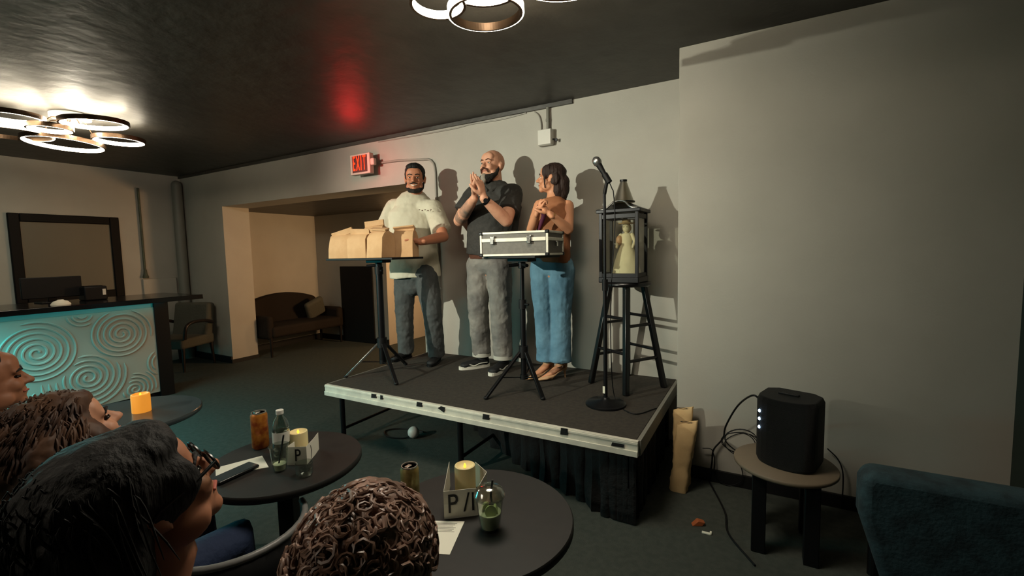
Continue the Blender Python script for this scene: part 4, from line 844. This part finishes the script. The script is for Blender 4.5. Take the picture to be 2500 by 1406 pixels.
# ===== person 2: bald man
Yp = 3.14
g2 = thing('person', (-1.98, 3.14, ZS), 'bald man with a greying beard in a black short-sleeved shirt, palms pressed together', 'person')
lat = V((.96, .28, 0)).normalized(); fwd = V((.28, -.96, 0)).normalized()
hc = aY(1202, 405, Yp-.0); hm = fr(V((-.17, -.97, .12)), (0, 0, 1)); hs_ = 1.05
chest = aY(1208, 500, Yp); waist = aY(1200, 575, Yp); hip = aY(1196, 640, Yp)
shL, shR = aY(1157, 477, Yp-.03), aY(1252, 472, Yp)
elL, elR = aY(1122, 538, Yp-.14), aY(1236, 538, Yp-.16)
wrL, wrR = aY(1158, 484, Yp-.33), aY(1181, 485, Yp-.34)
hipL, hipR = aY(1170, 648, Yp), aY(1218, 648, Yp); knL, knR = aY(1167, 748, Yp-.04), aY(1222, 752, Yp-.05); anL, anR = aY(1176, 862, Yp+.02), aY(1228, 866, Yp+.0)
for a in (anL, anR): a.z = max(a.z, ZS+.09)
w = MB(); head_add(w, hc, hm, hs_); w.limb([hc+hm @ V((0, .02, -.05)), hc+hm @ V((0, .035, -.12)), V((chest.x+.02, Yp, chest.z+.1))], [.062, .064, .085])
w.limb([hip, waist, chest], [.155, .16, .18], lat, .66); w.limb([shL, shR], [.055, .055])
for s_, e_, h_ in ((shL, elL, wrL), (shR, elR, wrR)):
    w.limb([s_, s_.lerp(e_, .5), e_], [.062, .058, .05]); w.limb([e_, e_.lerp(h_, .35), h_], [.05, .049, .031])
hd = V((-.03, -.14, 1)).normalized()
hand_add(w, wrL+V((.0, 0, .02)), V((.05, -.1, 1)), V((1, .15, 0)), -1, 1.05, [2, 4, 6, 10], 14, 30); hand_add(w, wrR+V((-.0, 0, .02)), V((-.22, -.12, 1)), V((-1, .1, -.1)), 1, 1.05, [2, 6, 10, 16], 16, 32)
for a, b, c in ((hipL, knL, anL), (hipR, knR, anR)): w.limb([a, b, c], [.08, .055, .04])
body = w.blob('body', 'skinB', g2, .0055, 4); face_parts(body, hc, hm, hs_, 'mous')
H = Hh(hc, hm, hs_)
w = MB()
for q in (-1, 1): w.limb([H(q*.072, -.008, -.03), H(q*.062, -.025, -.072), H(q*.045, -.055, -.1), H(q*.02, -.078, -.11)], [.009, .018, .024, .026])
w.limb([H(-.02, -.06, -.115), H(.02, -.06, -.115)], [.03, .03]); w.blob('beard', 'beardd', g2, .004, 2, disp=.004, dscale=.02)
w = MB().ell(H(0, -.086, -.112), (.03, .026, .036), hm); w.ell(H(0, -.088, -.135), (.022, .02, .025), hm); w.blob('chin_beard', 'beardg', g2, .004, 2, disp=.004, dscale=.02)['label'] = 'grey chin of the beard'
w = MB().limb([H(-.034, -.08, -.07), H(-.028, -.092, -.05), H(0, -.102, -.043), H(.028, -.092, -.05), H(.034, -.08, -.07)], [.006, .008, .008, .008, .006]); w.blob('moustache', 'mous', g2, .003, 2)
w = MB(); w.limb([V((hip.x, Yp, hip.z+.05)), waist, chest, V((chest.x, Yp, chest.z+.07))], [.2, .205, .225, .16], lat, .64, 24, f0=True)
w.limb([shL+V((.01, 0, .0)), shR+V((-.01, 0, .0))], [.078, .08]); w.limb([chest+V((.0, 0, .07)), chest+V((.02, 0, .15))], [.14, .08], lat, .85, 20, f1=True)
for s_, e_ in ((shL, elL), (shR, elR)): w.limb([s_, s_.lerp(e_, .35), s_.lerp(e_, .68)], [.08, .086, .088], f1=True)
w.blob('shirt', 'polo', g2, .008, 6, disp=.014, dscale=.08)
w = MB(); cN = chest+V((.02, -.005, .135))
for q in (-1, 1): w.limb([cN+lat*q*.07+V((0, .03, .015)), cN+lat*q*.06-V((0, .06, .0)), cN+lat*q*.02-V((0, .1, .035))], [.014, .014, .01], V((0, 0, 1)), .5)
w.blob('collar', 'polo', g2, .004, 2)
w = MB()
for a, b, c in ((hipL, knL, anL), (hipR, knR, anR)): w.limb([a, a.lerp(b, .5), b, b.lerp(c, .5), V((c.x, c.y, ZS+.12))], [.108, .1, .086, .084, .078], f1=True)
w.limb([hipL.lerp(hipR, .15)+V((0, 0, .02)), hipR.lerp(hipL, .15)+V((0, 0, .02))], [.115, .115]); w.limb([hip+V((0, 0, .02)), hip+V((0, 0, .06))], [.175, .17], lat, .62)
w.blob('jeans', 'gjeans', g2, .008, 5, disp=.02, dscale=.07)
for a in (anL, anR): MB().lathe([(.074, 0), (.08, .0), (.08, .032), (.074, .032)], V((a.x, a.y, ZS+.098)), 24, close=True).build('jeans_cuff', 'cuff', g2, smooth=True)
w = MB().lathe([(1, 0), (1.03, .002), (1.03, .036), (1, .038)], V((hip.x, Yp, hip.z+.03)), 40, close=True, sx=.182, sy=.125); w.build('belt', 'mous', g2, smooth=True)
MB().box(V((hip.x, Yp, hip.z+.05))+fwd*.138, (.05, .01, .04), Matrix.Rotation(math.atan2(fwd.x, -fwd.y), 3, 'Z')).build('belt_buckle', 'steel', g2, bevel=.004)
fa = (elR-wrR).normalized(); wp = wrR+fa*.022; w = MB().lathe([(.033, -.011), (.036, -.011), (.036, .011), (.033, .011)], wp, 28, fa, close=True); wt = w.build('wristwatch', 'blackplastic', g2, smooth=True)
nn = (CAM-wp).normalized(); MB().cyl(wp+nn*.034, .018, .007, 20, axis=nn).build('watch_face', 'darkmetal', wt)
tA = [elL.lerp(wrL, .12), elL.lerp(wrL, .75)]; w = MB().limb([elL.lerp(wrL, .1), elL.lerp(wrL, .4), elL.lerp(wrL, .8)], [.0505, .0475, .0385], n=24); w.build('tattooed_forearm_skin', 'tat', g2, smooth=True)['label'] = 'tattooed skin of the forearm'
for a, dd in ((anL, V((-.75, -1, 0))), (anR, V((-.02, -1, 0)))):
    dd = dd.normalized(); hl = V((a.x, a.y, ZS))-dd*.065; to = V((a.x, a.y, ZS))+dd*.20; w = MB(); shoe(w, hl, to, .095, .048); so = w.blob('shoe', 'shoe', g2, .006, 3); sole(hl-dd*.006, to+dd*.006, .05, .026).build('sole', 'sole', so)
    xx = dd.cross(V((0, 0, 1))).normalized()
    for sgn in (-1, 1): MB().tube(sm([hl+dd*.03+xx*sgn*.04+V((0, 0, .045)), hl+dd*.1+xx*sgn*.049+V((0, 0, .045)), hl+dd*.15+xx*sgn*.05+V((0, 0, .032)), hl+dd*.19+xx*sgn*.045+V((0, 0, .045))], 5), .004, 6).build('side_stripe', 'sole', so, smooth=True)
# ===== person 3: woman
Yp = 3.12
g3 = thing('person', (-1.4, 3.12, ZS), 'woman with a dark ponytail in a rust top and cropped blue jeans, hands clasped', 'person')
lat = V((.93, -.36, 0)).normalized(); fwd = V((-.36, -.93, 0)).normalized()
hc = aY(1345, 436, Yp); hm = fr(V((-.97, -.22, .12))); hs_ = .93
chest = aY(1352, 525, Yp); waist = aY(1352, 590, Yp); hip = aY(1349, 655, Yp)
shL, shR = aY(1318, 502, Yp-.02), aY(1386, 503, Yp+.0)
elL, elR = aY(1297, 560, Yp-.1), aY(1388, 560, Yp-.08); wrL, wrR = aY(1313, 515, Yp-.24), aY(1341, 521, Yp-.25)
hipL, hipR = aY(1326, 655, Yp), aY(1370, 655, Yp); knL, knR = aY(1327, 757, Yp-.03), aY(1370, 760, Yp-.01); anL, anR = aY(1337, 868, Yp), aY(1368, 872, Yp)
for a in (anL, anR): a.z = ZS+.12
w = MB(); head_add(w, hc, hm, hs_, True, 1.02); w.limb([hc+hm @ V((0, .02, -.05)), hc+hm @ V((0, .03, -.11)), V((chest.x-.0, Yp, chest.z+.1))], [.045, .046, .06])
w.limb([hip, waist, chest], [.13, .115, .13], lat, .7); w.limb([shL, shR], [.038, .038])
for s_, e_, h_ in ((shL, elL, wrL), (shR, elR, wrR)):
    w.limb([s_, s_.lerp(e_, .5), e_], [.046, .042, .036]); w.limb([e_, e_.lerp(h_, .35), h_], [.036, .035, .022])
hand_add(w, wrL, V((.35, -.1, .8)), V((.8, .3, -.1)), -1, .88, [55, 60, 60, 60], 3, 30); hand_add(w, wrR, V((-.65, -.1, .75)), V((-.75, .2, -.6)), 1, .88, [50, 55, 60, 60], 3, 30)
for a, b, c in ((hipL, knL, anL), (hipR, knR, anR)): w.limb([a, b, b.lerp(c, .4), c], [.07, .048, .05, .03])
for a, dd in ((anL, V((-.55, -1, 0))), (anR, V((-.75, -1, 0)))):
    dd = dd.normalized(); w.limb([V((a.x, a.y, ZS+.12)), V((a.x, a.y, ZS+.085))+dd*.02, V((a.x, a.y, ZS+.045))+dd*.09, V((a.x, a.y, ZS+.022))+dd*.15], [.03, .032, .026, .018], dd.cross(V((0, 0, 1))), .8)
body = w.blob('body', 'skinC', g3, .005, 3); face_parts(body, hc, hm, hs_, 'hairb')
H = Hh(hc, hm, hs_)
w = MB(); w.ell(H(0, .025, .052), (.084*hs_, .096*hs_, .076*hs_), hm); w.ell(H(0, .07, .0), (.07*hs_, .05*hs_, .075*hs_), hm)
for q in (-1, 1): w.ell(H(q*.066, -.02, .045), (.018, .045, .05), hm); w.limb([H(q*.066, -.05, .06), H(q*.078, -.035, .0), H(q*.076, -.03, -.05), H(q*.07, -.025, -.085)], [.012, .009, .007, .004]); w.ell(H(q*.074, .045, -.01), (.014, .035, .045), hm)
w.limb([H(0, .09, -.02), H(0, .1, -.08), H(0.0, .1, -.14), H(.0, .11, -.2)], [.06, .055, .045, .02]); w.limb([H(-.03, .07, -.05), H(-.04, .075, -.1), H(-.03, .08, -.15)], [.035, .035, .02]); w.limb([H(.03, .07, -.05), H(.04, .075, -.1), H(.03, .08, -.15)], [.035, .035, .02])
w.blob('hair', 'hairb', g3, .005, 2, disp=.008, dscale=.03)
w = MB(); w.limb([V((hip.x, Yp, hip.z+.05)), waist, chest, V((chest.x, Yp, chest.z+.03))], [.155, .14, .155, .13], lat, .72, 20, f0=True)
w.limb([shL, shR], [.044, .044]); w.limb([chest+V((0, 0, .04)), chest+V((0, 0, .1))], [.115, .055], lat, .7); w.ell(chest+fwd*.06+lat*.055, (.06, .06, .06)); w.ell(chest+fwd*.06-lat*.055, (.06, .06, .06))
w.blob('top', 'brown', g3, .007, 5, disp=.008, dscale=.06)
w = MB()
for a, b, c in ((hipL, knL, anL), (hipR, knR, anR)):
    w.limb([a, a.lerp(b, .5), b, b.lerp(c, .55)], [.105, .095, .075, .078]); w.tube([b.lerp(c, .4), V((c.x, c.y, ZS+.135))], [.075, .088], 20)
w.limb([hipL.lerp(hipR, .15)+V((0, 0, .02)), hipR.lerp(hipL, .15)+V((0, 0, .02))], [.11, .11]); w.limb([hip+V((0, 0, .03)), hip+V((0, 0, .1))], [.155, .135], lat, .68)
w.blob('jeans', 'bjeans', g3, .007, 4, disp=.014, dscale=.07)
for a, dd in ((anL, V((-.55, -1, 0))), (anR, V((-.75, -1, 0)))):
    dd = dd.normalized(); b0_ = V((a.x, a.y, ZS)); xx = dd.cross(V((0, 0, 1))).normalized(); w = MB()
    w.limb([b0_+dd*.075+V((0, 0, .032)), b0_+dd*.13+V((0, 0, .022)), b0_+dd*.205+V((0, 0, .012))], [.033, .036, .009], xx, .5)
    w.limb([b0_-dd*.03+V((0, 0, .075)), b0_+dd*.03+V((0, 0, .055)), b0_+dd*.09+V((0, 0, .015))], [.024, .026, .03], xx, .35)
    w.limb([b0_-dd*.045+V((0, 0, .115)), b0_-dd*.04+V((0, 0, .075))], [.022, .024], xx, .6)
    sh_ = w.blob('pump', 'nude', g3, .0045, 3); MB().tube([b0_-dd*.035+V((0, 0, .07)), b0_-dd*.042+V((0, 0, .001))], [.012, .005], 8).build('stiletto_heel', 'nude', sh_, smooth=True)
    MB().tube([b0_+V((0, 0, .11))+V((cos(k)*.033, sin(k)*.033, 0)) for k in [i*.35 for i in range(19)]], .004, 6).build('ankle_strap', 'nude', sh_, smooth=True)
fa = (elR-wrR).normalized(); MB().lathe([(.0235, -.004), (.026, -.004), (.026, .004), (.0235, .004)], wrR+fa*.03, 24, fa, close=True).build('bracelet', 'gold', g3, smooth=True)
MB().ell(wrR+fa*.03+(CAM-wrR).normalized()*.027, (.007, .007, .007)).build('bracelet_charm', 'chrome', g3, smooth=True)
w = MB().limb([wrL+V((.02, -.03, .03)), wrL+V((.05, -.0, -.03)), wrL+V((.01, .02, -.1)), wrL+V((-.015, .03, -.15))], [.012, .02, .014, .005]); w.blob('scarf_end', 'burg', g3, .004, 2)
# ===== seated viewers in the foreground
def viewer(label, hc, look, s, skin, shirt, lat_, torso=True, drop=.20, sw_=.17, tz=None):
    g = thing('person', (hc.x, hc.y, 0), label, 'person'); hm = fr(look); H = Hh(hc, hm, s)
    nb = hc+V((0, 0, -.17*s))-V((look[0], look[1], 0)).normalized()*.03; la = V(lat_).normalized(); fw_ = V((look[0], look[1], 0)).normalized()
    sh0 = nb-V((0, 0, .06)); sL, sR = sh0-la*sw_, sh0+la*sw_; hp = sh0-V((0, 0, .45)); hp.z = .47
    w = MB(); head_add(w, hc, hm, s); w.limb([H(0, .02, -.05), H(0, .03, -.11), nb-V((0, 0, .04))], [.055*s, .056*s, .07])
    w.limb([hp, (hp+sh0)/2, sh0-V((0, 0, .06))], [.15, .14, .15], la, .62); w.limb([sL, sR], [.045, .045])
    kn = []
    for q in (-1, 1):
        S = sh0+la*q*sw_; E = S-V((0, 0, .25))+fw_*.06; Wt = E+fw_*.15-la*q*.07-V((0, 0, .02)); w.limb([S, E], [.046, .04]); w.limb([E, Wt], [.04, .027]); hand_add(w, Wt, fw_-la*q*.3, V((0, 0, -1)), q, .95, 15, 4, 30)
        K = hp+la*q*.1+fw_*.38; K.z = .48; A_ = V((K.x, K.y, .09))+fw_*.02; w.limb([hp+la*q*.09, K, A_], [.08, .055, .04]); w.limb([A_-V((0, 0, .04)), A_+fw_*.13-V((0, 0, .055))], [.035, .028]); kn.append((hp+la*q*.09, K, A_))
    body = w.blob('body', skin, g, .0065, 4); face_parts(body, hc, hm, s, ball='iris')
    w = MB(); w.limb([hp, (hp+sh0)/2, sh0-V((0, 0, .05))], [.175, .165, .175], la, .64); w.limb([sL, sR], [.065, .065]); w.limb([sh0-V((0, 0, .03)), sh0+V((0, 0, .025))], [.12, .072], la, .8)
    for q in (-1, 1): S = sh0+la*q*sw_; E = S-V((0, 0, .25))+fw_*.06; w.limb([S, S.lerp(E, .75)], [.066, .06])
    w.blob('shirt', shirt, g, .008, 5, disp=.01, dscale=.07)
    w = MB()
    for a, b, c in kn: w.limb([a, b, c+V((0, 0, .03))], [.1, .072, .055])
    w.limb([kn[0][0], kn[1][0]], [.11, .11]); w.blob('trousers', 'denim' if shirt != 'denim' else 'black', g, .009, 4)
    for a, b, c in kn:
        w = MB(); q0 = V((c.x, c.y, 0)); shoe(w, q0-fw_*.06, q0+fw_*.19, .08); w.blob('shoe', 'shoe', g, .007, 3)
    return g, H, hm, fw_, la
def stool_under(g, label):
    p = g.location; t = thing('low_stool', (p.x, p.y, 0), label, 'stool'); 
    MB().lathe([(0, .35), (.17, .35), (.18, .36), (.175, .375), (0, .38)], (p.x, p.y, 0), 28).build('seat', 'black', t, smooth=True)
    for a in range(4): MB().tube([(p.x+.1*cos(a*pi/2+.7), p.y+.1*sin(a*pi/2+.7), .35), (p.x+.16*cos(a*pi/2+.7), p.y+.16*sin(a*pi/2+.7), 0)], .014, 8).build('leg', 'darkmetal', t, smooth=True)
# curly haired person, nearest, seen from behind
hc = aD(918, 1392, .645); look = V((-.36, .93, .12))
g, H, hm, fw_, la = viewer('person with short curly brown hair seen from behind near the camera', hc, look, 1.0, 'skinE', 'black', (.93, .36, 0))
w = MB(); w.ell(H(0, .022, .05), (.092, .108, .086), hm); w.ell(H(0, .075, -.01), (.078, .05, .085), hm); hb = w.blob('hair', 'hairc', g, .006, 3, disp=.02, dscale=.03)
rnd = random.Random(3); roots = []
for i in range(1100):
    z = rnd.uniform(-.75, 1); a = rnd.uniform(0, 2*pi); q = math.sqrt(max(0, 1-z*z)); n_ = V((q*cos(a), q*sin(a), z))
    if n_.y < -.55 and n_.z < .45: continue
    if abs(n_.x) > .8 and n_.y < .2 and n_.z < -.05: continue
    base = V((n_.x*.09, .03+n_.y*.105, .04+n_.z*.092)); 
    if n_.z < 0: base.z = .04+n_.z*.13
    tdir = n_.cross(V((rnd.uniform(-1, 1), rnd.uniform(-1, 1), rnd.uniform(-1, 1)))).normalized(); t2 = n_.cross(tdir); rr_ = rnd.uniform(.006, .013); L = rnd.uniform(.006, .03); ph = rnd.uniform(0, 6.28); pts = []
    for k in range(11):
        u = k/10; aa = ph+u*rnd.uniform(6.5, 7.5); off = tdir*(cos(aa)*rr_)+t2*(sin(aa)*rr_)+n_*(-.004+L*u)*(1-.6*u); pts.append(H(*(base+off)))
    roots.append((pts, rnd.uniform(.0014, .003)))
o = strands('curls', 'hairc', hb, roots)
stool_under(g, 'black round stool under the curly haired person')
# black haired person with glasses
hc = aD(350, 1218, .78); look = V((.10, .95, .42))
g, H, hm, fw_, la = viewer('person with black hair and glasses in a navy denim shirt', hc, look, 1.0, 'skinD', 'denim', (.95, .3, 0))
w = MB(); w.ell(H(0, .035, .055), (.102, .115, .09), hm); w.ell(H(0, -.03, .082), (.078, .06, .046), hm); w.ell(H(-.06, -.01, .02), (.03, .07, .06), hm); w.ell(H(-.01, .095, -.02), (.105, .08, .12), hm); w.limb([H(.01, .11, -.06), H(.02, .13, -.16), H(.03, .15, -.26)], [.095, .085, .055]); w.limb([H(-.07, .05, .03), H(-.08, .07, -.04)], [.035, .035])
w.ell(H(.06, .06, .04), (.03, .06, .05), hm); hb = w.blob('hair', 'hair', g, .007, 3, disp=.012, dscale=.04)
rnd = random.Random(5); roots = []
for i in range(240):
    a = rnd.uniform(-1.9, 1.9)+pi/2; z = rnd.uniform(-.1, .95); q = math.sqrt(1-z*z); p = V((q*cos(a)*.104, .04+q*sin(a)*.125, .055+z*.09)); ln = rnd.uniform(.05, .14)
    roots.append(([H(*(p+V((p.x*.12*u, .02*u+.01*sin(u*3+i), -ln*u*u-(.02*u))))) for u in (0, .2, .4, .6, .8, 1)], .0018))
strands('loose_strands', 'hair', hb, roots)
gl = thing('eyeglasses', H(0, -.09, 0), 'dark framed eyeglasses on the black haired person', 'glasses'); w = MB()
for q in (-1, 1):
    w.tube([H(q*.033+.025*cos(k), -.103, .0+.02*sin(k)) for k in [i*2*pi/20 for i in range(21)]], .0026, 6, False)
w.tube([H(-.009, -.104, .004), H(.009, -.104, .004)], .0025, 6); w.build('frame', 'phone', gl, smooth=True)
for q in (-1, 1):
    MB().cyl(H(q*.033, -.1035, 0), .0235, .0012, 24, axis=hm @ V((0, -1, 0))).build('lens', 'plastic', gl); MB().tube([H(q*.058, -.102, .004), H(q*.078, -.06, .006), H(q*.089, .0, .008), H(q*.086, .02, -.004)], .0032, 8).build('temple_arm', 'phone', gl, smooth=True)
w = MB()
for i in range(14): a = -1.1+i*.17; w.ell(H(.0, 0, 0)+V((0, 0, -.2))+fw_*(.075*cos(a)+.0)+la*(.085*sin(a))+V((0, 0, -.035*cos(a))), (.006, .006, .006), None, 8, 6)
w.build('necklace', 'gold', g, smooth=True)
stool_under(g, 'black round stool under the person with glasses')
# wavy brown haired person
hc = aD(172, 1062, 1.22); look = V((-.05, .93, .42))
g, H, hm, fw_, la = viewer('person with long wavy brown hair and a dark flower print top, in profile', hc, look, .98, 'skinE', 'floral', (.98, .1, 0))
w = MB(); w.ell(H(0, .035, .05), (.1, .11, .088), hm); w.ell(H(0, -.025, .076), (.076, .06, .044), hm); w.ell(H(.062, .0, .02), (.03, .06, .06), hm); w.limb([H(-.03, .07, .0), H(-.05, .09, -.12), H(-.06, .1, -.26), H(-.07, .1, -.36)], [.11, .12, .11, .07]); w.limb([H(.05, .03, .0), H(.07, .06, -.12), H(.07, .08, -.26)], [.045, .06, .04]); w.limb([H(-.08, -.01, .0), H(-.1, .0, -.14), H(-.1, .03, -.28)], [.04, .05, .04])
hb = w.blob('hair', 'haird', g, .008, 3, disp=.03, dscale=.05)
rnd = random.Random(9); roots = []
for i in range(1100):
    z = rnd.uniform(-.2, .98); a = rnd.uniform(-2.1, 2.1)+pi/2 if z < .5 else rnd.uniform(-pi, pi); q = math.sqrt(max(0, 1-z*z)); p = V((q*cos(a)*.108, .04+q*sin(a)*.124, .05+z*.094)); ln = rnd.uniform(.15, .36); ph = rnd.uniform(0, 6)
    roots.append(([H(*(p+V((p.x*.35*min(1, u*2)+.009*sin(ph+u*13), .05*u*(1-u)*2+.009*cos(ph+u*12), -ln*u**1.4)))) for u in [k/12 for k in range(13)]], rnd.uniform(.002, .0036)))
strands('waves', 'haird', hb, roots)
stool_under(g, 'black round stool under the person with wavy brown hair')
# man at the far left edge
hc = aD(-36, 932, 1.62); look = V((.18, .97, .1))
g, H, hm, fw_, la = viewer('person at the far left edge in a white shirt, face in profile', hc, look, 1.02, 'skinD', 'white', (.98, -.1, 0))
w = MB(); w.ell(H(0, .025, .05), (.086, .1, .078), hm); w.ell(H(0, .07, .0), (.07, .045, .07), hm); w.blob('hair', 'hair', g, .007, 3)
stool_under(g, 'black round stool under the person in the white shirt')

# ------------------------------------------------------------------ lights
def light(kind, name, loc, energy, col, **k):
    l = bpy.data.lights.new(name, kind); l.energy = energy; l.color = col; o = bpy.data.objects.new(name, l); COL.objects.link(o); o.location = loc
    for a, b in k.items():
        if a != 'aim': setattr(l, a, b)
    if 'aim' in k: d = Vector(k['aim'])-Vector(loc); o.rotation_euler = d.to_track_quat('-Z', 'Y').to_euler()
    return o
light('SPOT', 'stage_spotlight', (-3.9, -1.9, 2.35), 1020, (1, 1, .82), spot_size=R(54), spot_blend=1.0, shadow_soft_size=.03, aim=(-2.0, 3.455, 1.85))
light('AREA', 'bar_led_glow', (fx-.05, .7, zt-.012), 78, (.05, .85, .9), shape='RECTANGLE', size=.02, size_y=2.9, aim=(XBF+.5, .7, 0))
light('AREA', 'bar_fascia_glow', (fx-.06, .4, zt-.008), 7, (.04, .8, .85), shape='RECTANGLE', size=.012, size_y=3.6, aim=(XBF, .4, .985))
light('AREA', 'corridor_wall_lamp', (XO1+.38, YA-.15, 1.35), 27, (1, .58, .27), shape='RECTANGLE', size=.5, size_y=.3, aim=(XA, 4.75, 1.3), spread=R(110))
light('POINT', 'corridor_ceiling_lamp', (-4.0, 6.1, 1.95), 42, (1, .55, .25), shadow_soft_size=.08)
light('AREA', 'fill_light', (-2.6, -1.6, ZC-.03), 30, (1, .88, .7), shape='DISK', size=1.0, aim=(-2.6, -1.6, 0))  # added unseen fill behind the camera, lifts the room's ambient
light('POINT', 'near_ring_glow', (-1.0, 1.6, 2.57), 11, (1, .9, .74), shadow_soft_size=.05)
light('AREA', 'near_ring_downlight', (-1.0, 1.5, 2.44), 14, (1, .92, .76), shape='DISK', size=.6, aim=(-1.0, 1.5, 0), spread=R(150))
light('POINT', 'far_ring_glow', (-4.9, 1.58, 2.55), 10, (1, .9, .72), shadow_soft_size=.05)
light('POINT', 'exit_sign_glow', (-3.42, YE-.25, 2.36), 4.5, (1, .03, .03), shadow_soft_size=.1)
wd = bpy.data.worlds.new('world'); scene.world = wd; wd.use_nodes = True; wd.node_tree.nodes['Background'].inputs[0].default_value = (.012, .012, .012, 1)
scene.view_settings.view_transform = 'Standard'; scene.view_settings.look = 'None'; scene.view_settings.gamma = 1; scene.view_settings.use_curve_mapping = False
scene.view_settings.exposure = 0.0
try: scene.cycles.use_denoising = True; scene.cycles.max_bounces = 8; scene.cycles.sample_clamp_indirect = 4
except Exception: pass
